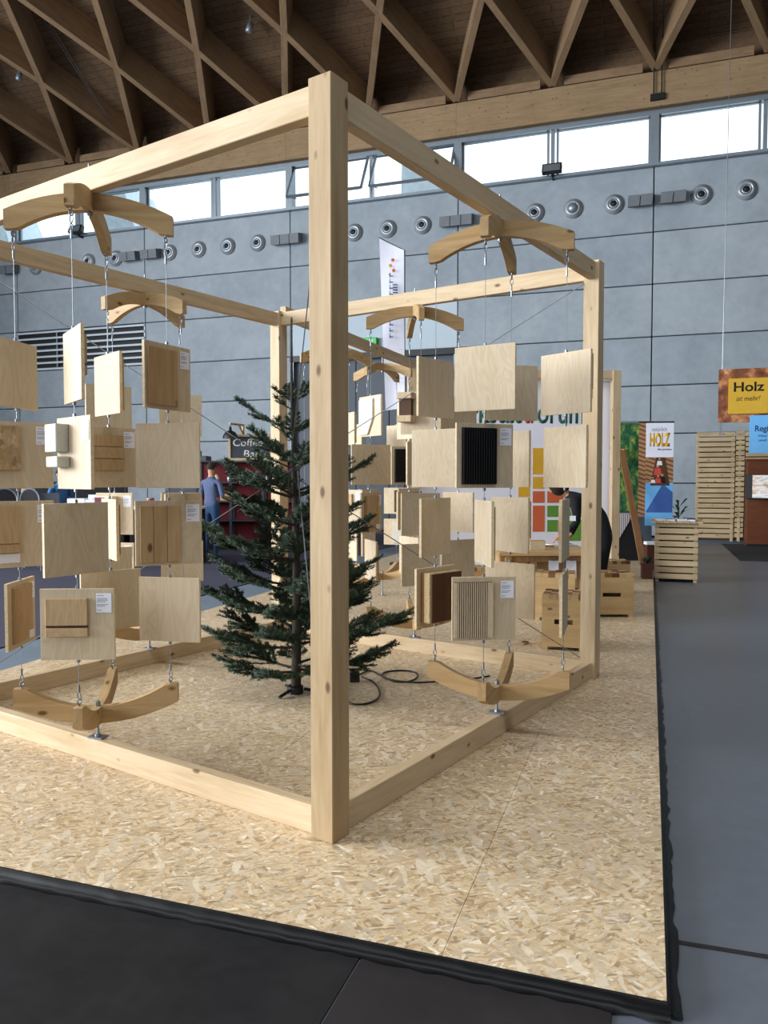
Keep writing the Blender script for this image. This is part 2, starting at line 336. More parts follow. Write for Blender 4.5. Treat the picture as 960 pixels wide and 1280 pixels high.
# platform of OSB panels
PX0, PX1, PY0, PY1 = -4.63, .065, 2.245, 14.74
pf = tag(empty('platform', ((PX0+PX1)/2, PY0, 0)), 'low exhibition platform of pale OSB panels with black foil edge', kind='structure')
PM = T(-(PX0+PX1)/2, -PY0, 0)
xs = [PX0, -4.33, -3.08, -1.83, -.58, PX1]; ys_a = [PY0, 4.745, 7.245, 9.745, 12.245, PY1]; ys_b = [PY0, 3.495, 5.995, 8.495, 10.995, 13.495, PY1]
for i in range(5):
    ys = ys_a if i % 2 == 0 else ys_b
    for j in range(len(ys)-1):
        x0, x1, y0, y1 = xs[i]+.001, xs[i+1]-.001, ys[j]+.001, ys[j+1]-.001
        MB().box(((x0+x1)/2, (y0+y1)/2, .036), (x1-x0, y1-y0, .018)).build('osb_panel', 'osb', pf, PM)
MB().box(((PX0+PX1)/2, (PY0+PY1)/2, .013), (PX1-PX0-.03, PY1-PY0-.03, .026)).build('substructure', 'dark_gap', pf, PM)
m = MB(); rnd = random.Random(3)   # crumpled black foil skirt along the front and the aisle side
def foil(m, p0, p1, out):
    n = int((Vector(p1)-Vector(p0)).length/.05); d = Vector(out); rows = []
    for i in range(n+1):
        p = Vector(p0).lerp(Vector(p1), i/n); j = rnd.uniform(-.004, .004); k = rnd.uniform(-.006, .006)
        rows.append([p+Vector((0, 0, .0445))+d*.001, p+d*(.009+j*.6)+Vector((0, 0, .0445+j*.2)), p+d*(.011+k*.6)+Vector((0, 0, .022)), p+d*(.024+k*.8)+Vector((0, 0, .009+abs(j))), p+d*(.036+j*2)+Vector((0, 0, .0075))])
    vs = [v for r in rows for v in r]; fs = [(i*5+j, i*5+j+1, (i+1)*5+j+1, (i+1)*5+j) for i in range(n) for j in range(4)]; m.add(vs, fs)
foil(m, (PX0, PY0, 0), (PX1+.01, PY0, 0), (0, -1, 0)); foil(m, (PX1, PY0-.01, 0), (PX1, PY1, 0), (1, 0, 0))
m.build('edge_foil', 'edge_foil', pf, PM, True)

# back wall of concrete panels
wall = tag(empty('wall_back', (0, YW, 0)), 'blue grey concrete panel wall below clerestory windows', kind='structure')
WB = T(0, -YW, 0); g = .012
zs = [.05, 1.39, 2.64, 3.85, 5.07, 6.38, 7.67, 9.27]
for bx in range(-6, 3):
    for k in range(len(zs)-1):
        x0, x1, z0, z1 = bx*5+g, bx*5+5-g, zs[k]+g, zs[k+1]-g
        if bx == -2 and k < 4: continue
        if bx == -4 and k == 4:
            continue
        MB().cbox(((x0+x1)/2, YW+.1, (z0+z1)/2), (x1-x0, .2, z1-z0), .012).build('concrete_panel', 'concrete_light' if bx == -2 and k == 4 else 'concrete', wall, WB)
MB().box((-7.5, YW+.35, 4.66), (75, .3, 9.3)).build('backing', 'dark_gap', wall, WB)
# louvre grille bay
lv = tag(empty('louvre_grille', (-17.5, YW+.1, 5.07)), 'dark ventilation louvre with light slats set in the concrete wall', 'grille')
LM = T(17.5, -YW-.1, -5.07)
MB().box((-17.5, YW+.12, 5.72), (4.96, .1, 1.28)).build('backing', 'black_panel', lv, LM)
for k in range(7): MB().box((-17.5, YW+.0, 5.12+k*.2), (4.96, .1, .06), Matrix.Rotation(.25, 3, 'X')).build('slat', 'louvre_white', lv, LM)
for x in (-19.98, -18.4, -15.02): MB().box((x, YW+.03, 5.72), (.04, .1, 1.28)).build('mullion', 'alu', lv, LM)
# gate in the back wall
gt = tag(empty('door_1', (-7.5, YW, 0)), 'tall dark grey hall gate in the concrete wall', kind='structure'); GM = T(7.5, -YW, 0)
for i in range(5): MB().cbox((-9.5+i, YW+.14, 2.5), (.985, .06, 4.9), .01).build('gate_panel', 'grey_gate', gt, GM)
MB().box((-7.5, YW+.02, 4.98), (5.0, .2, .16)).build('gate_head', 'black_metal', gt, GM)
for x in (-9.95, -5.05): MB().box((x, YW+.04, 2.45), (.1, .16, 4.9)).build('gate_jamb', 'alu', gt, GM)
ex = empty('exit_sign', atY(459.5, 428.5, YW-.075), 0, 'green illuminated exit sign above the dark hall gate', 'exit sign')
MB().cbox((0, 0, 0), (.6, .16, .26), .01).build('housing', 'exit_green', ex); MB().box((0, -.085, 0), (.56, .01, .22)).build('face', 'exit_light', ex)
m = MB(); m.box((-.14, -.093, 0), (.12, .004, .03)).box((-.13, -.093, -.05), (.03, .004, .08)).box((-.1, -.093, .05), (.04, .004, .04)).box((.06, -.093, 0), (.12, .004, .035)).box((.13, -.093, 0), (.1, .004, .14)).build('pictogram', 'paper', ex)

# clerestory windows
for bi, bx in enumerate(range(-5, 2)):
    wn = tag(empty('window_%d' % (bi+1), (bx*5, YW, 9.27)), 'clerestory window bay with grey metal frames', kind='structure'); WM = T(-bx*5, -YW, -9.27)
    X0, X1, Z0, Z1 = bx*5, bx*5+5, 9.29, 10.55
    MB().box((bx*5+2.5, YW+.02, Z0), (5, .34, .07)).build('sill', 'alu', wn, WM); MB().box((bx*5+2.5, YW+.05, Z1+.06), (5, .24, .2)).build('head_frame', 'alu', wn, WM)
    MB().box((X0, YW+.05, (Z0+Z1)/2), (.2, .26, Z1-Z0)).build('mullion', 'alu', wn, WM); MB().box((X0+2.5, YW+.08, (Z0+Z1)/2), (.09, .16, Z1-Z0)).build('mullion', 'alu', wn, WM)
    for q in (0, 1):
        px = X0+1.25+q*2.5; pw = 2.5-.24; op = bx == -2
        sa = MB(); ph = Z1-Z0-.1
        for (cx, cz, sx_, sz_) in ((0, ph/2, pw, .06), (0, -ph/2, pw, .06), (-pw/2, 0, .06, ph), (pw/2, 0, .06, ph)): sa.box((cx, 0, cz-ph/2), (sx_, .06, sz_))
        M = WM @ T(px, YW+.08, Z1-.03) @ (Matrix.Rotation(-.5 if op else 0, 4, 'X'))
        so = sa.build('sash', 'alu', wn, M); MB().box((0, 0, -ph/2), (pw-.05, .012, ph-.05)).build('pane', 'window_glass', so)
        if op: MB().tube([(-pw/2, 0, -ph+.05), (-pw/2, .5, -ph/2-.1)], .015).build('stay_arm', 'black_metal', so)
# canopies outside, seen through the panes
for (x, y0) in ((-23.2, 24), (-17.3, 24), (-5.6, 25)):
    o = MB().add([(-2.6, 0, 0), (3.0, 0, 0), (3.0, 4, 0), (-2.6, 4, 0), (-2.6, 1, 12.6), (-1.6, 1, 12.6), (-1.6, 3, 12.6), (-2.6, 3, 12.6)], [(0,1,5,4), (1,2,6,5), (2,3,7,6), (3,0,4,7), (4,5,6,7), (0,3,2,1)]).build('outside_canopy', 'outside_canopy')
    o.location = (x, y0, 0); tag(o, 'pale blue pointed canopy roof outside the clerestory panes', 'canopy', 'canopies outside the clerestory')

# nozzles and boxes on the wall
NZ = MB().lathe((0,0,0), [(.24, 0), (.25, .03), (.19, .05), (.18, .09), (.14, .1), (.12, .07)], (0,-1,0), 20).mesh('collar', 'concrete_nozzle', True)
NI = MB().lathe((0,-.06,0), [(.135, -.04), (.12, .02), (.085, .06), (.08, .02), (0, .01)], (0,-1,0), 16).mesh('throat', 'alu', True)
ND = MB().lathe((0,-.07,0), [(.078, -.02), (.07, .03), (0, .03)], (0,-1,0), 16).mesh('bore', 'nozzle_dark', True)
NBALL = MB().lathe((0,-.05,0), [(.15, 0), (.14, .05), (.1, .1), (.05, .125), (0, .13)], (0,-1,0), 16).mesh('ball', 'alu', True)
first = True
for x in (-19.2, -17.1, -16.05, -14.08, -13.05, -12.05, -11.05, -9.0, -8.0, -7.0, -6.0, -2.95, -1.97, -.96, 1.1, 2.1):
    n = empty('air_nozzle', (x, YW, 8.45)); ball = x == -1.97
    tag(n, 'round steel air nozzle closed by a smooth ball on the concrete wall' if ball else 'round grey jet nozzle with dark bore on the concrete wall', 'air nozzle', None if ball else 'jet nozzles under the clerestory')
    obj('collar', NZ, n)
    if ball: obj('ball', NBALL, n)
    else: obj('throat', NI, n); obj('bore', ND, n)
for x, k in ((-20.2, 2), (-15.45, 2), (-14.68, 2), (-10.06, 3), (-5.02, 3), (-.33, 2), (.44, 2)):
    n = empty('speaker_box', (x, YW, 8.47), 0, 'row of %s grey angled wall boxes between the air nozzles' % ('three' if k == 3 else 'two'), 'wall box', 'triple wall boxes' if k == 3 else 'double wall boxes')
    for j in range(k):
        MB().prism([(-.14, -.13), (.14, -.13), (.16, .13), (-.12, .13)], -.3, 0).build('box', 'box_grey', n, T((j-(k-1)/2)*.3, 0, 0) @ Matrix.Rotation(.25, 4, 'X'))
for px, py in ((95, 287), (690, 211)):
    p = atY(px, py, YW-.3); n = empty('floodlight', p, 0, 'black floodlight on the window sill above the %s' % ('louvre grille' if px < 200 else 'row of nozzles beside the open sky'), 'floodlight')
    MB().cbox((0, 0, 0), (.5, .16, .26), .02, Matrix.Rotation(-.4, 3, 'X')).build('housing', 'black_metal', n); MB().box((0, -.1, .0), (.42, .01, .2), Matrix.Rotation(-.4, 3, 'X')).build('lens', 'alu', n); MB().tube([(0, .05, -.05), (0, .12, -.16), (0, .3, -.17)], .03).build('bracket', 'black_metal', n)
# roof: edge beam, lamella ribs, deck
rf = tag(empty('ceiling', (0, 0, 10.6)), 'dark timber lamella vault roof', kind='structure'); RM = T(0, 0, -10.6)
MB().box((-7.5, YW+.25, 11.75), (75, .2, 2.1)).build('eaves_board', 'deck', rf, RM)
def xbeam(name, a, b, h, wd, mat, parent, PMx, upv=(0,0,1), bev=.006):  # long axis = local X, height along upv
    a, b = Vector(a), Vector(b); x = (b-a).normalized(); z = Vector(upv); z = (z-x*z.dot(x)).normalized(); y = z.cross(x)
    M = Matrix(((x.x, y.x, z.x, 0), (x.y, y.y, z.y, 0), (x.z, y.z, z.z, 0), (0,0,0,1))); M.translation = (a+b)/2
    return MB().cbox((0,0,0), ((b-a).length, wd, h), bev).build(name, mat, parent, PMx @ M)
for k in range(-6, 3): xbeam('edge_beam', (k*5, YW-.1, 11.05), (k*5+5, YW-.1, 11.05), .84, .32, 'glulam', rf, RM)
RY = [20.62, 18.0, 15.2, 12.3, 9.3]; RZs = [11.5, 12.55, 13.4, 14.0, 14.4]; RD = .85
def rnode(r, i): return Vector((i*2.5+(1.25 if r % 2 else 0), RY[r], RZs[r]))
for r in range(3):
    for i in range(-10, 4):
        a = rnode(r, i)
        for di in ((-1, 0) if r % 2 == 0 else (0, 1)):
            c = rnode(r+1, i+di); up = Vector((0, .36, .93)); o_ = up*RD/2
            xbeam('rib', a+o_, c+o_, RD, .17, 'roof_rib', rf, RM, up)
for i in range(-10, 4): xbeam('blocking', rnode(0, i)+Vector((.3, .1, .12)), rnode(0, i)+Vector((2.2, .1, .12)), .22, .1, 'roof_rib', rf, RM)
prof = [(YW+.35, 11.9)]+[(RY[r]+.36*RD, RZs[r]+.93*RD-.02) for r in range(5)]+[(3, 15.7), (-6, 15.4), (-14, 13.8), (-20, 11.6)]
for j in range(len(prof)-1):
    (ya, za), (yb, zb) = prof[j], prof[j+1]; L = math.hypot(ya-yb, za-zb)
    M = T(0, (ya+yb)/2, (za+zb)/2) @ Matrix.Rotation(math.atan2(za-zb, ya-yb), 4, 'X')
    MB().box((0, 0, .1), (70, L+.02, .2)).build('deck', 'deck', rf, RM @ M)
for (cx, cy, sx_, sy_) in ((-4, 1.4, 44.4, .16), (-4, -1.4, 44.4, .16), (-26.1, 0, .16, 2.9), (18.1, 0, .16, 2.9)): MB().box((cx, cy, 15.3), (sx_, sy_, .5)).build('added_fill_kerb', 'alu', rf, RM)  # made-up kerb around the added floor fill; the deck has no opening
def deckz(Y):
    for (ya, za), (yb, zb2) in zip(prof, prof[1:]):
        if yb <= Y <= ya: return za+(zb2-za)*(ya-Y)/(ya-yb)
def to_deck(px, py, below):
    return min((atY(px, py, 15+i*.02) for i in range(290)), key=lambda p_: abs(deckz(p_.y)-below-p_.z))
hb = empty('roof_hanger', atY(822, 121, YW-.3), 0, 'black steel bracket with two thin rods on the edge beam', 'bracket')
MB().cbox((0, .0, 0), (.34, .08, .16), .01).build('plate', 'black_metal', hb)
for s_ in (-1, 1): MB().tube([(s_*.09, -.02, .05), (s_*.09, -.02, .9), (s_*.12, -1.6, deckz(hb.location.y-1.6)-hb.location.z+.02)], .018).build('rod', 'black_metal', hb)
a, c_ = to_deck(44, 8, -.02), atY(157, 184, 20.55)
tag(MB().tube([a, c_], .012).tube([a+Vector((.1, 0, 0)), c_+Vector((.04, 0, 0))], .012).build('roof_cable', 'wire'), 'pair of thin cables slung below the timber roof', 'cable')
for px, py, Yd, lb in ((312, 34, 17.2, 'small silver spot lamp between roof ribs above the near corner post'), (24, 95, 18.3, 'small silver spot lamp between roof ribs over the louvre side')):
    n = empty('roof_spot', to_deck(px, py, .3), 0, lb, 'spot lamp'); MB().lathe((0,0,0), [(0, .12), (.07, .12), (.09, -.1), (.06, -.14), (0, -.12)], (.3, 0, 1), 12).build('lamp_body', 'alu', n, smooth=True); MB().tube([(0,0,.05), (.02, .02, .33)], .02).build('stem', 'alu', n)

# remaining walls of the hall (out of view): end facade with tall windows, rear wall with windows, right wall
wl = tag(empty('wall_left', (-24, 0, 0)), 'glazed end wall of the hall', kind='structure'); WL = T(24, 0, 0)
MB().box((-24, 1.5, .85), (.3, 40, 1.7)).box((-24, 1.5, 13.5), (.3, 40, 4)).box((-24, 13.5, 6.5), (.3, 15, 10)).build('wall_part', 'concrete', wl, WL)
for y in range(-17, 7, 3): MB().box((-24, y, 6.6), (.2, .12, 9.8)).build('mullion', 'alu', wl, WL)
wr = tag(empty('wall_rear', (0, -18, 0)), 'rear wall of the hall with a band of windows', kind='structure'); WR = T(0, 18, 0)
MB().box((0, -17, 1.6), (64, .3, 3.2)).box((0, -17, 12.4), (64, .3, 5.8)).box((12, -17, 6), (20, .3, 7)).box((-22.5, -17, 6), (4, .3, 7)).build('wall_part', 'concrete', wr, WR)
for x in range(-20, 4, 4): MB().box((x, -17, 6.2), (.14, .2, 6.4)).build('mullion', 'alu', wr, WR)
tag(MB().box((31.8, 1.5, 7.5), (.3, 40, 15)).build('wall_right', 'grey_gate'), 'far side wall of the hall', kind='structure')

# ================================================================== TIMBER FRAME
S, TT, H, A, HB, RC = 3.189, 3.1185, 3.0, .112, .118, .028
UA = math.radians(74.727); U = Vector((math.cos(UA), math.sin(UA), 0)); V = Vector((-math.sin(UA), math.cos(UA), 0)); P0 = Vector((-1.1694, 2.8052, TP))
def fr(x, y, z): return P0+U*x+V*y+Vector((0, 0, z))
FM = T(*P0) @ RZ(UA)
frame = empty('timber_frame', P0, UA, 'open cube frame of pale spruce posts and beams around the fir tree', 'frame')
for (x, y) in ((0, 0), (S-A, 0), (S-A, TT-A), (0, TT-A)): timber('post', (x+A/2, y+A/2, 0), (x+A/2, y+A/2, H), A, A, 'spruce' if x+y else 'spruce_dark', frame)
WBM = .058
for z, nm in ((H-HB/2-.012, 'top_beam'), (HB/2, 'bottom_beam')):
    for (a, c) in (((A-.002, A/2), (S-A+.002, A/2)), ((A-.002, TT-A/2), (S-A+.002, TT-A/2))): timber(nm, (*a, z), (*c, z), HB, WBM, 'spruce', frame, (0, 0, 1))
    for (a, c) in (((A/2, A-.002), (A/2, TT-A+.002)), ((S-A/2, A-.002), (S-A/2, TT-A+.002))): timber(nm, (*a, z), (*c, z), HB, WBM, 'spruce', frame, (0, 0, 1))
# bracing wires through the middle of the cube
i0, i1, j0, j1, zb, zt = .09, S-.09, .09, TT-.09, HB+.01, H-HB-.02
for nm, a, c, lb in (('a', (i0, j1, zb), (i1, j0, zt), 'steel bracing wire rising past the fir to the aisle side post top'), ('b', (i0, j1, zt), (i1, j0, zb), 'steel bracing wire descending past the fir to the aisle side post foot'),
                    ('c', (i0, j0, zb), (i1, j1, zt), 'steel bracing wire from the near corner post foot up past the fir trunk'), ('d', (i0, j0, zt), (i1, j1, zb), 'steel bracing wire from the near corner post top down past the fir trunk')):
    p_, q_ = fr(*a), fr(*c); sd_ = (q_-p_).cross(Vector((0, 0, 1))).normalized(); sg_ = 1 if nm in 'ac' else -1
    mid_ = (p_+q_)/2+sd_*sg_*.021+Vector((0, 0, {'a': .03, 'b': -.03, 'c': .012, 'd': .075}[nm]))
    o = MB().tube([p_, mid_, q_], .0035, 5).build('bracing_wire', 'wire'); tag(o, lb, 'wire')
# linking beam to the booth behind, with its post
LB0 = Vector((-3.275, 6.683, 0)); Q1 = Vector((-3.075, 10.2, 0)); Q2 = Vector((-.467, 11.36, 0)); dq = (Q2-Q1).normalized(); nq = Vector((dq.y, -dq.x, 0))
lk = empty('link_beam', LB0, 0, 'spruce beam linking the cube frame to the booth frame behind', 'beam')
timber('beam', LB0+Vector((0, 0, 3.05))-LB0, Q1+Vector((0, 0, 3.05))-LB0+Vector((.01, .1, 0)), .118, .06, 'spruce', lk, (0, 0, 1))
booth = empty('exhibition_booth', Q1, 0, 'rear spruce booth with a white panel of green lettering and coloured squares', 'booth')
L3 = (Q2-Q1).length; a3 = math.atan2(dq.y, dq.x); booth.rotation_euler = (0, 0, a3)
for (x, y) in ((0, 0), (L3, 0), (.25, .5), (L3-.25, .5)): timber('post', (x, y, TP), (x, y, 2.994), .112, .112, 'spruce', booth)
timber('top_beam', (.05, 0, 2.935), (L3-.05, 0, 2.935), .118, .06, 'spruce', booth, (0, 0, 1)); timber('top_beam', (.3, .5, 2.935), (L3-.3, .5, 2.935), .118, .06, 'spruce', booth, (0, 0, 1))
for x in (.25, L3-.25): timber('top_beam', (x, .02, 2.935), (x, .46, 2.935), .118, .06, 'spruce', booth, (0, 0, 1))
timber('bottom_beam', (.3, .5, TP+.06), (L3-.3, .5, TP+.06), .118, .06, 'spruce', booth, (0, 0, 1))
wp = MB().box((L3/2, .1, 1.5), (L3+.02, .02, 2.74)).build('lettered_panel', 'white_board', booth)
full = 'Werkstattforum'
tx0, tx1 = .33, 2.44
for s_, m_, f0, f1 in (('Werkstat', 'text_green', 0, .578), ('tf', 'text_red', .588, .672), ('orum', 'text_green', .682, 1)):
    text('lettering', s_, (tx1-tx0)*(f1-f0), m_, wp, T(tx0+(tx1-tx0)*f0, .0895, 2.275), .018, .002, .205 if s_ == 'orum' else .28)
cell = lambda x0, y0, x1, y1, m_: (x0, y0, x1, y1, m_)
def sq(px0, py0, px1, py1, m_):
    def pl(px, py):
        d = ray(px, py); A_ = Q1-nq*.09; n_ = nq; t = (A_-CAM).dot(n_)/d.dot(n_); X = CAM+d*t; return (X-Q1).dot(dq), X.z
    (x0, z0), (x1, z1) = pl(px0, py0), pl(px1, py1)
    MB().box(((x0+x1)/2, .088, (z0+z1)/2), (abs(x1-x0), .004, abs(z0-z1))).build('colour_square', m_, wp)
for c in ((648, 608, 662, 621, 'sq_yellow'), (666, 560, 680.5, 593, 'sq_yellow'), (666, 596, 680.5, 611, 'sq_yellow'), (666, 614, 680.6, 628.5, 'sq_orange'), (684, 614, 715, 628.5, 'sq_orange'), (666, 632, 680.6, 664.5, 'sq_orange'),
          (684, 632, 698.5, 646, 'sq_green'), (684, 650, 698.5, 664.5, 'sq_green'), (702, 632, 734, 646, 'sq_green'), (702, 650, 734, 676, 'sq_green'), (684, 578, 698.5, 593, 'sq_yellow')): sq(*c)

# ================================================================== MOBILES
AR = .367
def arm_profile(up):
    xs_ = [i/12*.405 for i in range(-12, 13)]; top = []; bot = []
    for x in xs_:
        t = abs(x)/.405
        b_ = .105*(1-min(1, t/.86)**2); tp_ = .092+.098*(1-t**2)
        top.append((x, tp_ if up else -b_)); bot.append((x, b_ if up else -tp_))
    return top, bot
ARM_T = MB().strip(*arm_profile(True), -.022, .022).mesh('arm', 'spruce_x'); ARM_B = MB().strip(*arm_profile(False), -.022, .022).mesh('arm', 'spruce_x')
EYE_T = MB().ring((0,0,-.022), .013, .0035, (1,0,0)).tube([(0,0,-.01), (0,0,.01)], .004).ring((0,0,-.05), .009, .003, (0,1,0), sy=1.9).ring((0,0,-.085), .008, .0028, (1,0,0), sy=1.9).tube([(0,0,-.1), (0,0,-.14)], .0055).mesh('eye_bolt', 'steel')
EYE_B = MB().ring((0,0,.022), .013, .0035, (1,0,0)).tube([(0,0,.01), (0,0,-.01)], .004).ring((0,0,.05), .009, .003, (0,1,0), sy=1.9).tube([(0,0,.065), (0,0,.1)], .0055).mesh('eye_bolt', 'steel')
BASEP = MB().cbox((0,0,.004), (.09, .06, .008), .002).lathe((0,0,.008), [(0, .012), (.014, .012), (.016, 0)], n=6).mesh('base_plate', 'steel')
ZT, ZB = 2.725, .432
STR = {}; MOB = {}
def mobile(mid, c, th, where, zrod_top=None, zrod_bot=HB+TP):
    c = Vector((c.x, c.y, 0)); t = empty('hanging_mobile', (c.x, c.y, zrod_bot), 0, 'crossed curved arms and wires %s' % where, 'mobile')
    O = T(0, 0, -zrod_bot)
    for k in (0, 1):
        obj('upper_arm', ARM_T, t, O @ T(0, 0, ZT) @ RZ(th+k*PI/2)); obj('lower_arm', ARM_B, t, O @ T(0, 0, ZB) @ RZ(th+k*PI/2))
    MB().tube([(0, 0, ZT+.08), (0, 0, (zrod_top or H+TP)+.02)], .006).lathe((0,0,ZT+.098), [(0, -.012), (.014, -.012), (.014, 0)], n=6).build('hanging_rod', 'steel', t, O)
    MB().tube([(0, 0, zrod_bot), (0, 0, ZB-.08)], .007).lathe((0,0,ZB-.095), [(.014, -.01), (.014, .012), (0, .02)], n=6).build('stand_rod', 'steel', t, O)
    obj('base_plate', BASEP, t); STR[mid] = []
    for k in range(4):
        p = Vector((AR*math.cos(th+k*PI/2), AR*math.sin(th+k*PI/2), 0)); STR[mid].append(c+p)
        obj('eye_bolt', EYE_T, t, O @ T(p.x, p.y, ZT)); obj('eye_bolt', EYE_B, t, O @ T(p.x, p.y, ZB))
    MOB[mid] = (t, O, c); return t
mobile(1, fr(.062, 1.575, 0), UA-10.265, 'on the frame beam along the black platform edge')
mobile(2, fr(1.598, .06, 0), UA-4.46, 'on the frame beam beside the grey aisle')
mobile(3, fr(1.602, 3.06, 0), UA+20.503, 'on the frame beam beside the purple carpet')
mobile(4, fr(3.133, 1.565, 0), UA+2.253, 'on the frame beam facing the booth table')
FA = math.atan2(FW.y, FW.x)
def beamA(px):
    best = min((abs(proj(LB0.lerp(Q1, i/200)+Vector((0, 0, 3)))[0]-px), i/200) for i in range(201)); return LB0.lerp(Q1, best[1])
mobile(5, beamA(478), FA+math.atan2(-18, 32)+PI, 'under the linking beam next to the booth post', 3.1, TP)
mobile(6, beamA(421), FA+math.atan2(-17, -40), 'under the linking beam behind the near corner post', 3.1, TP)
# strings are found by where they appear: index by expected pixel column
def string_at(mid, px, near=None):
    return min(range(4), key=lambda k: abs(proj(STR[mid][k]+Vector((0, 0, 1.5)))[0]-px)+(0 if near is None else 40*abs(proj(STR[mid][k])[2]-near)))

# ================================================================== SAMPLE BOARDS
BW, BH, BT = .335, .33, .018
LEV = {1: 2.012, 2: 1.612, 3: 1.216, 4: .818}
PANEL = MB().cbox((0,0,0), (BW, BT-.002, BH), .001).mesh('panel', 'birch')
EDGE = MB()
for (cx, cz, sx_, sz_) in ((0, BH/2, BW, .002), (0, -BH/2, BW, .002), (-BW/2, 0, .002, BH), (BW/2, 0, .002, BH)): EDGE.box((cx, 0, cz), (sx_, BT-.003, sz_))
EDGE = EDGE.mesh('edge_veneer', 'ply_edge')
CLIP = MB().cbox((0,0,.006), (.014, .012, .02), .002).mesh('clip', 'steel')
LBL = MB().box((0,0,0), (.07, .001, .09)).mesh('label', 'paper')
LINES = MB()
for z, w_ in ((.034, .03), (.02, .045), (.013, .05), (.006, .04), (-.008, .05), (-.015, .036), (-.034, .02)): LINES.box((-.03+w_/2, -.0008, z), (w_, .0006, .0028))
LINES = LINES.mesh('print', 'print_grey')
def sample(b, kind, Sg):
    # Sg: matrix that flips the sample to the chosen face; front is local -Y
    y = -BT/2
    def put(mb, name, mat): return mb.build(name, mat, b, Sg)
    if kind == 'osb': put(MB().cbox((-.075, y-.008, .035), (.17, .018, .22), .002), 'sample', 'osb_sample')
    elif kind == 'plank': put(MB().cbox((-.05, y-.007, -.005), (.21, .016, .285), .002), 'sample', 'oak')
    elif kind == 'pine':
        for k in range(3): put(MB().cbox((-.115+k*.068, y-.006, -.005), (.066, .014, .29), .002), 'lamella', 'spruce_board_z')
    elif kind == 'groove':
        put(MB().cbox((-.045, y-.008, .06), (.19, .018, .125), .002), 'sample', 'beech'); put(MB().cbox((-.045, y-.008, -.035), (.19, .018, .04), .002), 'sample', 'beech'); put(MB().box((-.045, y-.003, -.008), (.19, .006, .016)), 'groove', 'walnut')
    elif kind == 'blocks':
        put(MB().cbox((-.105, y-.03, .07), (.12, .06, .13), .003), 'block', 'speckle'); put(MB().cbox((-.095, y-.03, -.04), (.12, .06, .05), .003), 'block', 'speckle')
    elif kind == 'brown':
        put(MB().cbox((-.08, y-.01, .05), (.16, .02, .19), .002), 'sample', 'beech'); put(MB().cbox((-.08, y-.008, -.07), (.16, .016, .045), .002), 'sample', 'beech'); put(MB().box((-.08, y-.002, -.12), (.16, .003, .045)), 'caption_card', 'paper')
    elif kind == 'shelf':
        for k in range(3): put(MB().cbox((-.02, y-.006-.003*(k % 2), .09-k*.065), (.2, .016, .062), .002), 'lamella', 'beech')
    elif kind == 'inset':
        put(MB().cbox((-.01, y-.006, .0), (.22, .014, .28), .002), 'sample', 'beech'); put(MB().box((-.11, y-.008, 0), (.025, .018, .27)), 'strip', 'oak'); put(MB().box((.08, y-.014, -.12), (.06, .002, .04)), 'caption_card', 'paper')
    elif kind == 'black':
        put(MB().box((-.04, y-.004, -.002), (.2, .008, .29)), 'sample', 'black_panel')
        for k in range(14): put(MB().box((-.133+k*.0145, y-.012, -.002), (.007, .012, .286)), 'rib', 'black_panel')
    elif kind == 'ribbed':
        put(MB().box((-.06, y-.004, -.005), (.2, .008, .29)), 'sample', 'walnut')
        for k in range(14): put(MB().box((-.138+k*.0112, y-.011, -.005), (.0056, .012, .286)), 'rib', 'birch')
        put(MB().box((.03, y-.011, -.005), (.03, .012, .286)), 'rib', 'birch'); put(MB().box((-.152, y-.011, -.005), (.016, .012, .286)), 'rib', 'birch')
    elif kind == 'straw':
        put(MB().box((.0, y-.012, 0), (.27, .024, .28)), 'backing', 'pine_stain'); put(MB().cbox((.0, y-.045, 0), (.27, .05, .285), .006), 'insulation', 'straw'); put(MB().box((.0, y-.075, 0), (.26, .014, .275)), 'facing', 'walnut')
    elif kind == 'ibeam':
        put(MB().cbox((-.1, y-.05, .13), (.12, .1, .05), .003), 'flange', 'spruce'); put(MB().cbox((-.1, y-.05, -.05), (.12, .1, .05), .003), 'flange', 'spruce'); put(MB().box((-.1, y-.05, .04), (.1, .05, .13)), 'web', 'walnut')
    elif kind == 'chevron':
        put(MB().prism([(-.15, -.15), (-.02, -.15), (.06, -.02), (.06, .14), (-.15, .14)], y-.016, y), 'sample', 'cream')
    elif kind == 'wine':
        put(MB().cbox((-.06, y-.03, .0), (.17, .06, .28), .002), 'sample', 'cream'); put(MB().box((-.09, y-.0615, .08), (.09, .002, .1)), 'colour_patch', 'wine')
    elif kind == 'dark': put(MB().cbox((.06, y-.012, -.005), (.16, .024, .28), .002), 'sample', 'walnut')
    elif kind == 'speck': put(MB().cbox((.05, y-.012, -.005), (.18, .024, .27), .002), 'sample', 'speckle')
KT = dict(osb='an OSB sample', plank='a knotty oak plank', pine='three pine lamellas', groove='a grooved beech sample', blocks='two grey blocks', brown='brown beech samples', shelf='stepped beech strips', inset='an inset beech sample',
          black='black ribs', ribbed='fine slotted ribs', straw='thick straw insulation', ibeam='an I-joist piece', chevron='an angled cream sample', wine='a wine-patched sample', dark='a dark wood sample', speck='a speckled grey sample')
MOBN = {1: 'platform edge mobile', 2: 'aisle side mobile', 3: 'carpet side mobile', 4: 'booth side mobile', 5: 'booth post mobile', 6: 'near post mobile'}
LVN = {1: 'top', 2: 'second', 3: 'third', 4: 'lowest'}
tree_xy = fr(S/2, TT/2, 0); cor_xy = fr(0, 0, 0)
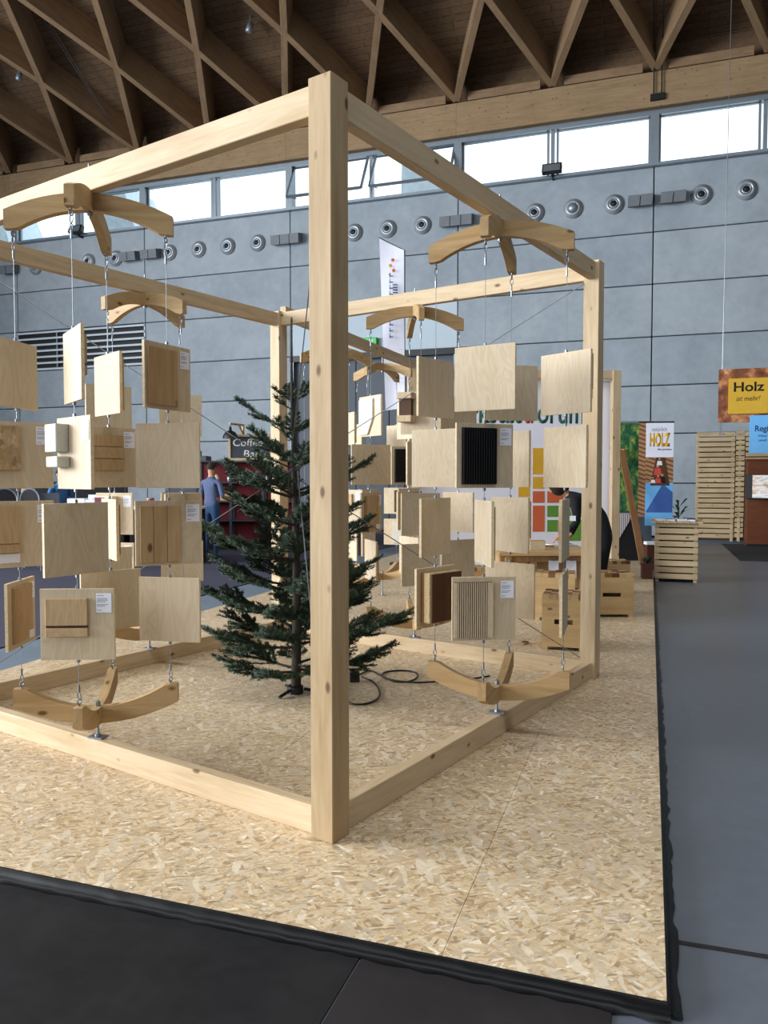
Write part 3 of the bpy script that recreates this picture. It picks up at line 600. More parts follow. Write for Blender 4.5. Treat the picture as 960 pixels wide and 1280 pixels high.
def strname(mid, k):
    ps = STR[mid]; dt = sorted(range(4), key=lambda q: (ps[q]-tree_xy).length)
    if mid in (5, 6):
        dt = sorted(range(4), key=lambda q: (ps[q].xy-Q1.xy).length); return ['booth-side string', 'second string from booth', 'third string from booth', 'string farthest from booth'][dt.index(k)]
    return ['fir-side string', 'second string from fir', 'third string from fir', 'outermost string'][dt.index(k)]
used = set()
def board(mid, k, lev, wpx, near, front=None, back=None, label=True):
    p = STR[mid][k]; z = LEV[lev]; c = Vector((p.x, p.y, z)); used.add((mid, k, lev))
    base = math.atan2((c-CAM).y, (c-CAM).x)-PI/2      # local X points right in view, local -Y faces the viewer
    best = None
    for i in range(0, 89):
        d = math.radians(i)*near      # near=+1: right edge comes closer (rotates clockwise from above)
        X = Vector((math.cos(base-d), math.sin(base-d), 0)); e0, e1 = proj(c-X*BW/2), proj(c+X*BW/2); e = abs((e1[0]-e0[0])-wpx)
        if best is None or e < best[0]: best = (e, base-d)
    face = ('plain birch board' if front is None else 'birch board with '+KT[front])
    b = empty('sample_board', c, best[1], '%s, %s on %s, %s' % (face, LVN[lev], strname(mid, k), MOBN[mid]), 'sample board', 'sample boards hung on the mobiles')
    obj('panel', PANEL, b); obj('edge_veneer', EDGE, b); obj('clip', CLIP, b, T(0, 0, BH/2)); obj('clip', CLIP, b, T(0, 0, -BH/2-.012))
    for kind, Sg in ((front, Matrix()), (back, RZ(PI))):
        if kind:
            sample(b, kind, Sg)
            if label and kind not in ('dark', 'speck', 'straw'):
                l_ = obj('label', LBL, b, Sg @ T(.122, -BT/2-.001, .1)); obj('print', LINES, l_)
    return b
SX = {1: (24, 94, 211, 137), 2: (544, 605, 706, 638), 4: (463, 526, 573, 512)}
def sk(mid, n): return string_at(mid, SX[mid]['LFRB'.index(n)])
for n, lev, w_, nr, fr_, bk in (
    ('L', 1, 52, -1, None, 'plank'), ('L', 2, 90, -1, 'osb', None), ('L', 3, 89, -1, 'brown', None), ('L', 4, 34, -1, 'inset', None),
    ('F', 1, 22, 1, None, 'groove'), ('F', 2, 41, 1, 'blocks', None), ('F', 3, 80, -1, None, 'plank'), ('F', 4, 92, 1, 'groove', None),
    ('R', 1, 57, -1, 'plank', None), ('R', 2, 79, 1, None, 'osb'), ('R', 3, 82, -1, 'pine', None), ('R', 4, 75, 1, None, 'brown'),
    ('B', 1, 31, 1, None, 'plank'), ('B', 2, 68, -1, 'shelf', None), ('B', 3, 18, 1, None, 'inset'), ('B', 4, 74, -1, None, 'osb')):
    board(1, sk(1, n), lev, w_, nr, fr_, bk)
for n, lev, w_, nr, fr_, bk in (
    ('L', 1, 44, -1, None, 'plank'), ('L', 2, 58, 1, None, 'osb'), ('L', 3, 36, -1, None, 'groove'), ('L', 4, 47, -1, 'straw', None),
    ('F', 1, 75, 1, None, 'pine'), ('F', 2, 70, -1, 'black', None), ('F', 3, 21, 1, None, 'inset'), ('F', 4, 79, -1, 'ribbed', None),
    ('R', 1, 62, 1, None, 'brown'), ('R', 2, 53, 1, None, 'plank'), ('R', 3, 10, -1, None, 'shelf'), ('R', 4, 7, -1, None, 'osb'),
    ('B', 1, 66, -1, None, 'plank'), ('B', 2, 47, 1, None, 'dark'), ('B', 3, 46, 1, None, 'osb'), ('B', 4, 61, 1, None, 'pine')):
    board(2, sk(2, n), lev, w_, nr, fr_, bk)
for n, lev, w_, nr, fr_, bk in (
    ('L', 1, 27, 1, 'chevron', None), ('L', 2, 48, -1, None, 'osb'), ('L', 3, 25, -1, 'inset', None), ('L', 4, 14, 1, None, 'plank'),
    ('F', 1, 50, 1, 'ibeam', None), ('F', 2, 34, -1, None, 'pine'), ('F', 3, 48, -1, None, 'plank'), ('F', 4, 47, -1, None, 'dark'),
    ('R', 1, 44, -1, None, 'pine'), ('R', 2, 40, -1, None, 'osb'), ('R', 3, 37, 1, None, 'dark'), ('R', 4, 41, -1, None, 'plank'),
    ('B', 1, 30, 1, None, 'osb'), ('B', 2, 45, -1, 'black', None), ('B', 3, 30, -1, None, 'groove'), ('B', 4, 24, 1, None, 'pine')):
    board(4, sk(4, n), lev, w_, nr, fr_, bk)
k3 = sorted(range(4), key=lambda q: proj(STR[3][q])[0]); lo = sorted(k3[:2], key=lambda q: proj(STR[3][q])[2]); hi = sorted(k3[2:], key=lambda q: proj(STR[3][q])[2])
for k, lev, w_, nr, fr_, bk in ((lo[0], 1, 57, -1, None, 'plank'), (lo[0], 2, 50, -1, None, 'osb'), (lo[1], 3, 45, 1, 'wine', None), (lo[1], 4, 46, 1, 'shelf', None), (lo[1], 2, 40, -1, None, 'pine'), (lo[0], 4, 52, -1, None, 'plank'),
                        (hi[1], 1, 54, -1, None, 'inset'), (hi[1], 2, 40, -1, None, 'plank'), (hi[1], 3, 50, -1, None, 'groove'), (hi[1], 4, 54, 1, None, 'osb'), (hi[0], 2, 36, 1, None, 'pine'), (hi[0], 3, 44, -1, None, 'osb')):
    board(3, k, lev, w_, nr, fr_, bk)
for mid, px, lev, w_, nr, fr_, bk in ((5, 496, 1, 24, 1, None, 'pine'), (5, 496, 2, 30, -1, None, 'plank'), (5, 496, 3, 31, 1, 'dark', None), (5, 496, 4, 31, 1, 'speck', None), (5, 446, 1, 12, 1, None, 'osb'), (5, 461, 2, 20, -1, None, 'plank'), (5, 510, 3, 26, -1, None, 'groove'),
                              (6, 437, 1, 15, 1, None, 'plank'), (6, 437, 3, 34, 1, 'groove', None), (6, 437, 4, 20, 1, None, 'pine'), (6, 460, 3, 23, -1, None, 'osb'), (6, 460, 4, 16, -1, None, 'dark'), (6, 460, 2, 24, -1, None, 'plank')):
    board(mid, string_at(mid, px), lev, w_, nr, fr_, bk)

for mid in MOB:
    t_, O_, c_ = MOB[mid]
    for k in range(4):
        p = STR[mid][k]-c_; z_ = ZB+.09
        for lev in (4, 3, 2, 1):
            if (mid, k, lev) in used:
                MB().tube([(p.x, p.y, z_), (p.x, p.y, LEV[lev]-BH/2-.006)], .0017, 5).build('wire', 'wire', t_, O_); z_ = LEV[lev]+BH/2+.004
        MB().tube([(p.x, p.y, z_), (p.x, p.y, ZT-.13)], .0017, 5).build('wire', 'wire', t_, O_)

# ================================================================== FIR TREE
def fir():
    root = empty('fir_tree', (tree_xy.x, tree_xy.y, TP), 0, 'dark green fir tree standing on the OSB inside the timber cube', 'tree')
    HT = 2.52; rng = random.Random(11)
    lean = lambda z: Vector((.012*math.sin(z*2), .01*math.cos(z*1.7), z))
    MB().tube([lean(z*HT/14) for z in range(15)], [.033*(1-z/14.6)+.004 for z in range(15)], 8).build('trunk', 'bark', root, None, True)
    def needles(V_, F_, a, b_, nd, ln, rad0):
        d = b_-a; L = d.length; t = d.normalized(); e = Vector((0,0,1)) if abs(t.z) < .9 else Vector((1,0,0)); s_ = t.cross(e).normalized(); n_ = s_.cross(t)
        for i in range(nd):
            f = (i+rng.random())/nd; p = a+d*f; an = rng.uniform(-2.6, 2.6)+PI/2
            o_ = s_*math.cos(an)+n_*math.sin(an)
            q = (t*rng.uniform(.35, .8)+o_).normalized()*ln*rng.uniform(.75, 1.15); sd = q.cross(o_+t*.3)
            sd = sd.normalized()*.0021 if sd.length > 1e-6 else s_*.0021
            o = len(V_); V_ += [p-sd, p+sd, p+q*.7+sd*.9, p+q, p+q*.7-sd*.9]; F_.append((o, o+1, o+2, o+3, o+4))
    # leader
    z = .17; whorls = []
    while z < 2.0: whorls.append(z); z += .205 if z > .5 else .17
    for wi, z in enumerate(whorls):
        f = z/2.12
        Lm = (.80*(1-f)**.62+.06) if z > .3 else .68
        nb = 7 if f < .75 else 5; off = rng.random()*6.28
        for k in range(nb):
            az = off+2*PI*k/nb+rng.uniform(-.3, .3); L = Lm*rng.uniform(.62, 1.15); zj = rng.uniform(-.04, .04)
            if z < .25: L *= rng.uniform(.7, 1.05)
            rise0 = .13+.40*f; h = Vector((math.cos(az), math.sin(az), 0)); pts = []
            N = 8
            for i in range(N+1):
                s_ = i/N; pts.append(lean(z+zj)+h*L*s_+Vector((0, 0, L*(rise0*s_+.10*s_*s_-.05*math.sin(PI*s_)))))
            Vn, Fn = [], []; m = MB(); m.tube(pts, [.008*(1-i/N)*min(1, L*2)+.0022 for i in range(N+1)], 5)
            for i in range(N): needles(Vn, Fn, pts[i], pts[i+1], int(620*(pts[i+1]-pts[i]).length) if i > 1 else int(220*(pts[i+1]-pts[i]).length), .025, 0)
            side = h.cross(Vector((0,0,1)))
            nt = max(2, int(L/.055))
            for j in range(nt):
                s_ = .25+.7*(j+.5)/nt
                q = s_*N; i = min(N-1, int(q)); a = pts[i].lerp(pts[i+1], q-i); dl = (pts[i+1]-pts[i]).normalized()
                for sg in (-1, 1):
                    if rng.random() < .1: continue
                    tl = L*(.52*(1-s_)+.10)*rng.uniform(.75, 1.2); tl = min(tl, .30)
                    dd = (dl*rng.uniform(.75, 1.0)+side*sg*rng.uniform(.6, .85)+Vector((0, 0, rng.uniform(-.2, .22)))).normalized()
                    mid = a+dd*tl*.55; e = a+(dd+dl*.15).normalized()*tl+Vector((0, 0, .02*tl))
                    m.tube([a, mid, e], [.0035, .0028, .0018], 4, cap=False)
                    needles(Vn, Fn, a, mid, int(640*tl*.55), .024, 0); needles(Vn, Fn, mid, e, int(680*tl*.45)+8, .023, 0)
                    if tl > .16:
                        for sg2 in (-1, 1):
                            e2 = mid+(dd+side*sg*sg2*.7+dl*(.5 if sg2 < 0 else 0)).normalized()*tl*.35; m.tube([mid, e2], [.0022, .0014], 3, cap=False); needles(Vn, Fn, mid, e2, int(680*tl*.35), .022, 0)
            m.add(Vn, Fn, 1)
            me = bpy.data.meshes.new('branch'); me.from_pydata(m.v, [], m.f); me.materials.append(MATS['bark']); me.materials.append(MATS['needles']); me.polygons.foreach_set('material_index', m.mi); me.update()
            obj('branch', me, root)
    Vn, Fn = [], []; needles(Vn, Fn, lean(1.9), lean(2.5), 150, .016, 0); m = MB().add(Vn, Fn); m.lathe(lean(2.49), [(0, -.012), (.009, 0), (.007, .018), (0, .026)], n=8)
    me = bpy.data.meshes.new('leader'); me.from_pydata(m.v, [], m.f); me.materials.append(MATS['needles']); obj('leader', me, root)
    return root
fir()
# tree stand and power cable
st = empty('tree_stand', (tree_xy.x, tree_xy.y, TP), .3, 'black iron stand holding the fir trunk', 'tree stand')
MB().lathe((0,0,0), [(.0, .0), (.055, 0), (.055, .05), (.042, .055), (.042, .02)], n=14).build('cup', 'black_metal', st); 
for k in range(3): MB().tube([(.06*math.cos(k*2.1),   .06*math.sin(k*2.1), .03), (.17*math.cos(k*2.1), .17*math.sin(k*2.1), .012)], .011).build('foot', 'black_metal', st)
pb = atz(443, 852, TP); pbx = empty('power_box', pb, .4, 'small black power box on the OSB beside the fir', 'power box')
MB().cbox((0, 0, .035), (.075, .06, .07), .006).build('housing', 'black_metal', pbx); MB().box((.0, -.031, .04), (.03, .004, .03)).build('socket', 'dark_gap', pbx)
def pc(pts): return [atz(x, y, TP+.007) for x, y in pts]
def smooth(pts, n=6):
    out = []
    for i in range(len(pts)-1):
        p0, p1, p2, p3 = pts[max(0, i-1)], pts[i], pts[i+1], pts[min(len(pts)-1, i+2)]
        for k in range(n):
            t = k/n; out.append(.5*((2*p1)+(p2-p0)*t+(2*p0-5*p1+4*p2-p3)*t*t+(3*p1-p0-3*p2+p3)*t**3))
    return out+[pts[-1]]
cb = smooth(pc([(450, 843), (462, 838), (474, 843), (490, 851), (510, 852), (522, 846), (518, 840), (500, 838), (482, 840), (478, 845), (490, 850), (520, 853), (556, 851), (585, 849), (612, 845)]))
tag(MB().tube(cb, .0065, 6).build('power_cable', 'black_metal', None, None, True), 'black power cable looped on the OSB and running from the power box', 'cable')
cb2 = smooth(pc([(452, 846), (466, 852), (474, 862), (473, 872), (460, 879), (440, 880), (425, 872), (418, 860), (400, 858)]))
tag(MB().tube(cb2, .0065, 6).build('power_cable', 'black_metal', None, None, True), 'black power cable curving around the near corner post towards the fir', 'cable')
p = atz(655, 805, TP); o = empty('wood_offcut', p, 1.2, 'small brown wood offcut lying by the booth side bottom beam', 'offcut'); MB().cbox((0, 0, .008), (.09, .05, .016), .003).build('block', 'oak', o); MB().box((.02, 0, .018), (.04, .045, .006)).build('bark_strip', 'bark', o)

# ================================================================== PEOPLE
def person(name, label, joints, bones, parts_mat, hair=True, facing=(0, 1, 0), group=None, hs=1.0, hl=.56):
    """joints: {name:(pos, radius)}; bones: [(a, b, zone)]; one continuous skinned body."""
    root = empty(name, (0, 0, 0), 0, label, 'person', group)
    names = list(joints); idx = {n: i for i, n in enumerate(names)}
    base = Vector(joints['base'][0]) if 'base' in joints else Vector((joints['pelvis'][0][0], joints['pelvis'][0][1], 0))
    root.location = base
    me = bpy.data.meshes.new('body_cage'); me.from_pydata([Vector(joints[n][0])-base for n in names], [(idx[a], idx[b]) for a, b, z in bones], [])
    o = bpy.data.objects.new('body_cage', me); COL.objects.link(o)
    bm = bmesh.new(); bm.from_mesh(me); lay = bm.verts.layers.skin.verify(); bm.verts.ensure_lookup_table()
    for n in names:
        r = joints[n][1]; sv = bm.verts[idx[n]][lay]; sv.radius = r if isinstance(r, tuple) else (r, r); sv.use_root = (n == 'pelvis')
    bm.to_mesh(me); bm.free()
    md = o.modifiers.new('skin', 'SKIN'); md.use_smooth_shade = True; o.modifiers.new('sub', 'SUBSURF').levels = 2
    dg = bpy.context.evaluated_depsgraph_get(); dg.update(); bme = bpy.data.meshes.new_from_object(o.evaluated_get(dg)); bpy.data.objects.remove(o)
    zones = sorted(set(z for _, _, z in bones)); bme.materials.clear()
    for z in zones: bme.materials.append(MATS[parts_mat[z]])
    seg = [(Vector(joints[a][0])-base, Vector(joints[b][0])-base, zones.index(z)) for a, b, z in bones]
    for p in bme.polygons:
        c = p.center; best = None
        for a, b_, zi in seg:
            d = b_-a; t = max(0, min(1, (c-a).dot(d)/max(1e-9, d.dot(d)))); e = (a+d*t-c).length
            if best is None or e < best[0]: best = (e, zi)
        p.material_index = best[1]; p.use_smooth = True
    ob = obj('body', bme, root)
    hd = Vector(joints['head'][0])-base; f = Vector(facing).normalized(); sd = f.cross(Vector((0,0,1))).normalized(); u_ = sd.cross(f).normalized()
    H3 = Matrix(((sd.x, f.x, u_.x, hd.x), (sd.y, f.y, u_.y, hd.y), (sd.z, f.z, u_.z, hd.z), (0,0,0,1)))
    # face: nose, eyes, mouth, ears
    MB().add([(-.014, .098, -.02), (.014, .098, -.02), (0, .125, -.018), (0, .1, .035)], [(0,1,2), (0,2,3), (1,3,2), (0,3,1)]).build('nose', 'skin', root, H3)
    for s_ in (-1, 1):
        MB().lathe((s_*.033, .088, .028), [(.0, .011), (.008, .008), (.012, 0)], (0,1,0), 8).build('eye', 'black_panel', root, H3, True)
        MB().lathe((s_*.083, 0, 0), [(.0, .012), (.018, .01), (.027, -.004)], (s_,0,0), 8).build('ear', 'skin', root, H3, True)
    MB().box((0, .096, -.055), (.05, .008, .01)).build('mouth', 'wine', root, H3)
    if hair:
        m = MB(); n, k = 14, 7; vs = []; 
        for j in range(k+1):
            ph = j/k*PI*hl
            for i in range(n):
                t = 2*PI*i/n; d = Vector((math.cos(t)*math.sin(ph), math.sin(t)*math.sin(ph), math.cos(ph))); lim = 1.0
                x, y, z = d.x*.092, d.y*.108-.012, d.z*.118+.012
                if d.y > .35 and z < .06: y = min(y, .075)
                wob = 1+.03*math.sin(7*t+3*ph); vs.append((x*wob, y*wob, z))
        m.add(vs, [(j*n+i, j*n+(i+1) % n, (j+1)*n+(i+1) % n, (j+1)*n+i) for j in range(k) for i in range(n)]); m.build('hair', 'hair', root, H3 @ Matrix.Scale(hs, 4), True)
    return root
def fingers(root, base, palm_end, dirn, side, curl, mat='skin'):
    """five tapered fingers rooted in the palm"""
    pe = Vector(palm_end)-Vector(base); d = Vector(dirn).normalized(); s_ = Vector(side).normalized(); c = Vector(curl).normalized(); m = MB()
    for i, L in enumerate((.068, .078, .073, .058)):
        a = pe+s_*(i-1.5)*.019-d*.012; b_ = a+d*L*.5; e = b_+(d*.75+c*.6).normalized()*L*.5; m.tube([a, b_, e], [.009, .0085, .006], 6)
    a = pe-d*.055-s_*.03; b_ = a+(d*.5-s_*.8).normalized()*.035; e = b_+(d*.9-s_*.2+c*.2).normalized()*.03; m.tube([a, b_, e], [.011, .0095, .007], 6)
    return m.build('fingers', mat, root, None, True)
def standing(x, y, face, h=1.8, arms='down', zone=None, z0=0):
    k = h/1.8; R = RZ(face-PI/2)      # built facing +Y, rotated to face
    P = lambda a, b_, c: tuple((T(x, y, z0) @ R) @ Vector((a*k, b_*k, c*k)))
    J = {'base': (P(0, 0, 0), .01), 'pelvis': (P(0, 0, .96), (.155*k, .115*k)), 'waist': (P(0, .01, 1.1), (.15*k, .105*k)), 'chest': (P(0, 0, 1.3), (.165*k, .115*k)), 'upper': (P(0, -.01, 1.43), (.13*k, .085*k)), 'neck': (P(0, .01, 1.53), .055*k), 'head0': (P(0, .015, 1.62), (.072*k, .085*k)), 'head': (P(0, .02, 1.69), (.078*k, .095*k)), 'head1': (P(0, .015, 1.75), (.06*k, .072*k))}
    B = [('pelvis', 'waist', 'shirt'), ('waist', 'chest', 'shirt'), ('chest', 'upper', 'shirt'), ('upper', 'neck', 'shirt'), ('neck', 'head0', 'skin'), ('head0', 'head', 'skin'), ('head', 'head1', 'skin')]
    for s_, n in ((-1, 'l'), (1, 'r')):
        J.update({n+'hip': (P(s_*.09, 0, .9), .092*k), n+'knee': (P(s_*.1, .02, .5), .062*k), n+'calf': (P(s_*.1, -.01, .33), .055*k), n+'ank': (P(s_*.11, -.02, .1), .042*k), n+'heel': (P(s_*.11, -.01, .045), .04*k), n+'toe': (P(s_*.13, .15, .035), .032*k)})
        B += [('pelvis', n+'hip', 'legs'), (n+'hip', n+'knee', 'legs'), (n+'knee', n+'calf', 'legs'), (n+'calf', n+'ank', 'legs'), (n+'ank', n+'heel', 'shoe'), (n+'heel', n+'toe', 'shoe')]
        if arms == 'down' or (arms == 'rightbent' and s_ < 0): el, wr_, hn = (s_*.25, -.02, 1.15), (s_*.27, .06, .9), (s_*.27, .09, .82)
        else: el, wr_, hn = (s_*.27, -.02, 1.16), (s_*.26, .23, 1.1), (s_*.25, .31, 1.1)
        J.update({n+'sh': (P(s_*.19, -.01, 1.43), .06*k), n+'mid': (P((s_*.19+el[0])/2, el[1]/2, (1.43+el[2])/2), .053*k), n+'el': (P(*el), .043*k), n+'wr': (P(*wr_), .03*k), n+'hand': (P(*hn), (.036*k, .02*k))})
        B += [('upper', n+'sh', 'shirt'), (n+'sh', n+'mid', 'shirt'), (n+'mid', n+'el', 'sleeve'), (n+'el', n+'wr', 'arm'), (n+'wr', n+'hand', 'skin')]
    del J['base']; J2 = {'pelvis': J.pop('pelvis')}; J2.update(J); return J2, B, P
def add_person(lbl, x, y, face, h, arms, mats, hair=True, z0=0):
    J, B, P = standing(x, y, face, h, arms, z0=z0); r = person('person', lbl, J, B, mats, hair, (math.cos(face), math.sin(face), 0))
    b0 = Vector((J['pelvis'][0][0], J['pelvis'][0][1], 0)); f = Vector((math.cos(face), math.sin(face), 0)); s_ = f.cross(Vector((0,0,1)))
    for n, sg in (('l', -1), ('r', 1)):
        d = Vector(J[n+'hand'][0])-Vector(J[n+'wr'][0]); fingers(r, b0, J[n+'hand'][0], d, f*-sg if abs(d.z) > .05 else s_*-sg*-1, -s_*sg if abs(d.z) > .05 else Vector((0, 0, -1)))
    return r
add_person('man seen from behind in blue T-shirt and jeans at the coffee bar', -7.87, 12.96, math.radians(84), 1.8, 'rightbent', {'shirt': 'shirt_blue', 'sleeve': 'shirt_blue', 'arm': 'skin', 'skin': 'skin', 'legs': 'denim', 'shoe': 'shoe'})
pr = atz(984, 716, 0)
add_person('person in dark jacket and grey trousers standing by the wooden kiosk', pr.x+.03, pr.y, math.radians(100), 1.72, 'down', {'shirt': 'shirt_blue', 'sleeve': 'shirt_blue', 'arm': 'shirt_blue', 'skin': 'skin', 'legs': 'box_grey', 'shoe': 'black_cloth'})
pl = atD(76, 600, 14.75)
add_person('person in a blue polo shirt behind the far display counter', pl.x, pl.y, math.radians(-20), 1.68, 'rightbent', {'shirt': 'polo_blue', 'sleeve': 'polo_blue', 'arm': 'skin', 'skin': 'skin', 'legs': 'denim', 'shoe': 'black_cloth'})
# person bending over the table
def bending():
    D = 9.3
    Q = lambda x, y, dd=0: tuple(atD(x, y, D+dd))
    J = {'pelvis': (Q(757, 664), (.16, .13)), 'waist': (Q(748, 645), (.15, .12)), 'chest': (Q(733, 631), (.17, .125)), 'upper': (Q(717, 623), (.13, .09)), 'neck': (Q(709, 617), .055), 'head0': (Q(702, 612), (.072, .085)), 'head': (Q(697, 607), (.08, .095)), 'head1': (Q(694, 602), (.062, .072))}
    B = [('pelvis', 'waist', 'shirt'), ('waist', 'chest', 'shirt'), ('chest', 'upper', 'shirt'), ('upper', 'neck', 'shirt'), ('neck', 'head0', 'skin'), ('head0', 'head', 'skin'), ('head', 'head1', 'skin')]
    for n, dd, el, wr_, hn in (('l', -.19, (722, 653), (702, 669), (695, 674)), ('r', .17, (722, 651), (714, 668), (708, 673))):
        J.update({n+'hip': (Q(756, 672, dd*.5), .1), n+'knee': (Q(752, 709, dd*.5), .07), n+'ank': (Q(753, 742, dd*.5), .046)})
        p = Vector(Q(753, 748, dd*.5)); p.z = TP+.04; J[n+'heel'] = (tuple(p), .04); p2 = p-RT*.15; J[n+'toe'] = (tuple(p2), .033)
        J.update({n+'sh': (Q(719, 627, dd), .062), n+'el': (Q(*el, dd*1.2), .044), n+'wr': (Q(*wr_, dd*.8), .03), n+'hand': (Q(*hn, dd*.7), (.036, .02))})
        B += [('pelvis', n+'hip', 'legs'), (n+'hip', n+'knee', 'legs'), (n+'knee', n+'ank', 'legs'), (n+'ank', n+'heel', 'shoe'), (n+'heel', n+'toe', 'shoe'), ('upper', n+'sh', 'shirt'), (n+'sh', n+'el', 'sleeve'), (n+'el', n+'wr', 'arm'), (n+'wr', n+'hand', 'skin')]
    r = person('person', 'person in black clothes with a name badge bending over the booth table', J, B, {'shirt': 'black_cloth', 'sleeve': 'black_cloth', 'arm': 'black_cloth', 'skin': 'skin', 'legs': 'black_cloth', 'shoe': 'black_cloth'}, True, (-RT*.8-Vector((0, 0, .55))), None, 1.25, .86)
    b0 = Vector((J['pelvis'][0][0], J['pelvis'][0][1], 0))
    for n in 'lr': fingers(r, b0, J[n+'hand'][0], Vector(J[n+'hand'][0])-Vector(J[n+'wr'][0]), FW, Vector((0, 0, -1)))
    bp = Vector(Q(715.5, 648, -.26))-b0
    MB().box((0, 0, 0), (.075, .004, .06), RZ(PHI-.2).to_3x3()).build('badge', 'paper', r, T(*bp)); MB().tube([bp+Vector((0, 0, .03)), Vector(Q(709, 624, -.12))-b0], .004).build('lanyard', 'print_grey', r)
    return r
bending()

# ================================================================== TABLE, CRATES
tz = .70
tb = empty('booth_table', (*atD(676, 690, 8.85).xy, TP), PHI+.02, 'long wooden plank table with panelled front in the booth', 'table')
for k in range(7): MB().cbox((0, -.3+k*.165, tz-TP-.02), (1.08, .16, .045), .004).build('top_plank', 'crate_wood', tb)
for x in (-.42, .42): MB().cbox((x, .2, .325), (.07, 1.0, .65), .004).build('trestle', 'crate_wood', tb)
MB().cbox((0, -.24, tz-TP-.085), (1.02, .08, .07), .004).build('apron', 'oak', tb); MB().cbox((.1, -.2, .42), (.8, .03, .36), .003).build('front_panel', 'beech', tb)
for k, x in enumerate((-.36, -.25, -.14)): MB().cbox((x, -.26, tz-TP-.14), (.07, .08, .05), .004).build('bracket_block', 'oak', tb)
def ontable(name, px, py, dd, label, cat, rz, parts):
    o = empty(name, (*atD(px, py, dd).xy, tz+.003), rz, label, cat)
    for nm, c, d, mt in parts: MB().cbox(c, d, .003).build(nm, mt, o)
ontable('wooden_box', 671, 676, 8.72, 'pale open wooden box standing on the booth table', 'box', PHI, [('body', (0, 0, .05), (.17, .12, .1), 'birch_x'), ('divider', (0, 0, .105), (.16, .02, .012), 'oak'), ('rim', (0, -.055, .105), (.17, .01, .012), 'crate_wood')])
ontable('paper_pad', 701, 680, 9.3, 'white paper pad under the hands of the bending person', 'paper', PHI+.3, [('sheets', (0, 0, .008), (.3, .21, .016), 'paper'), ('cover', (.1, .02, .018), (.08, .12, .004), 'text_navy')])
ontable('wood_tray', 684, 674, 8.98, 'small orange brown wood tray on the booth table', 'tray', PHI, [('base', (0, 0, .01), (.14, .12, .02), 'crate_wood'), ('edge', (0, -.055, .025), (.14, .012, .02), 'pine_stain')])
for px, lb in ((692, 'white sheet hanging from the table front'), (714, 'white sheet hanging beside the post at the table front')):
    o = empty('hanging_sheet', (*atD(px, 705, 8.562).xy, .53), PHI, lb, 'paper'); m = MB()
    m.add([(-.055, 0, -.13), (.055, -.012, -.13), (.055, 0, .07), (-.055, 0, .07), (-.055, .004, -.13), (.055, -.008, -.13), (.055, .004, .07), (-.055, .004, .07)], [(0,1,2,3), (4,7,6,5), (0,4,5,1), (1,5,6,2), (2,6,7,3), (3,7,4,0)]).build('sheet', 'paper', o); MB().cbox((0, -.004, .075), (.05, .01, .015), .002).build('clip', 'steel', o)
def crate(px, py, wd, dp, ht, rz, label):
    p = atz(px, py, TP); c = empty('crate_stool', p, rz, label, 'crate')
    t = .018
    for nm, cx, cy, sx_, sy_, ax in (('front_board', 0, -dp/2+t/2, wd, t, 0), ('back_board', 0, dp/2-t/2, wd, t, 0), ('side_board', -wd/2+t/2, 0, t, dp-2*t, 1), ('side_board', wd/2-t/2, 0, t, dp-2*t, 1)):
        ln = sx_ if ax == 0 else sy_; m = MB(); zt_ = ht-.04; sl = ln*.42; z1, z2 = ht*.47, ht*.56
        for (u0, u1, a0, a1) in ((-ln/2, ln/2, .03, z1), (-ln/2, ln/2, z2, zt_), (-ln/2, -sl/2, z1, z2), (sl/2, ln/2, z1, z2), (-ln/2, -ln/2+.05, 0, .03), (ln/2-.05, ln/2, 0, .03)):
            m.box((cx+((u0+u1)/2 if ax == 0 else 0), cy+((u0+u1)/2 if ax else 0), (a0+a1)/2), (u1-u0 if ax == 0 else sx_, u1-u0 if ax else sy_, a1-a0))
        m.build(nm, 'crate_wood', c)
    MB().box((0, 0, .25*ht), (wd-.05, dp-.05, .01)).build('inner_floor', 'dark_gap', c)
    nx, ny = 6, 5; r_ = random.Random(int(px))
    for i in range(nx):
        for j in range(ny):
            MB().box((-wd/2+(i+.5)*wd/nx, -dp/2+(j+.5)*dp/ny, ht-.02+r_.uniform(-.003, .003)), (wd/nx-.002, dp/ny-.002, .04)).build('top_block', r_.choice(('oak', 'red_brown', 'crate_wood', 'pine_stain')), c)
    return c
crate(706, 808, .36, .36, .47, PHI-.30, 'birch crate stool with end grain top close behind the aisle side post')
crate(694, 772, .40, .36, .48, PHI-.25, 'birch crate stool with end grain top in front of the booth table')
crate(758, 768, .46, .36, .46, PHI+.02, 'birch crate stool with wide hand slot on the open OSB beside the post')
crate(767, 741, .34, .24, .42, PHI+.02, 'birch crate stool half hidden behind the wide slotted crate')
crate(587, 757, .30, .3, .45, PHI+.1, 'birch crate stool under the dangling boards left of the booth table')

# ================================================================== COUNTER, BANNERS, KIOSK (far right)
ct = empty('slatted_counter', (.375, 12.0, 0), 0, 'slatted pallet wood counter with leaflets on top beside the aisle', 'counter')
for k in range(9): 
    z = .05+k*.094
    MB().cbox((0, .012, z+.035), (.585, .022, .076), .003).build('slat', 'spruce_slat', ct); MB().cbox((-.283, .28, z+.035), (.022, .5, .076), .003).build('side_slat', 'spruce_slat', ct); MB().cbox((.283, .28, z+.035), (.022, .5, .076), .003).build('side_slat', 'spruce_slat', ct)
for x in (-.26, .26):
    for y in (.045, .5): MB().cbox((x, y, .42), (.05, .04, .84), .003).build('corner_post', 'spruce_slat', ct)
MB().box((0, .28, .42), (.5, .44, .8)).build('inner_box', 'dark_gap', ct)
for k in range(8): MB().cbox((-.31+k*.0886, .27, .872), (.082, .66, .03), .003).build('top_slat', 'spruce_slat', ct)
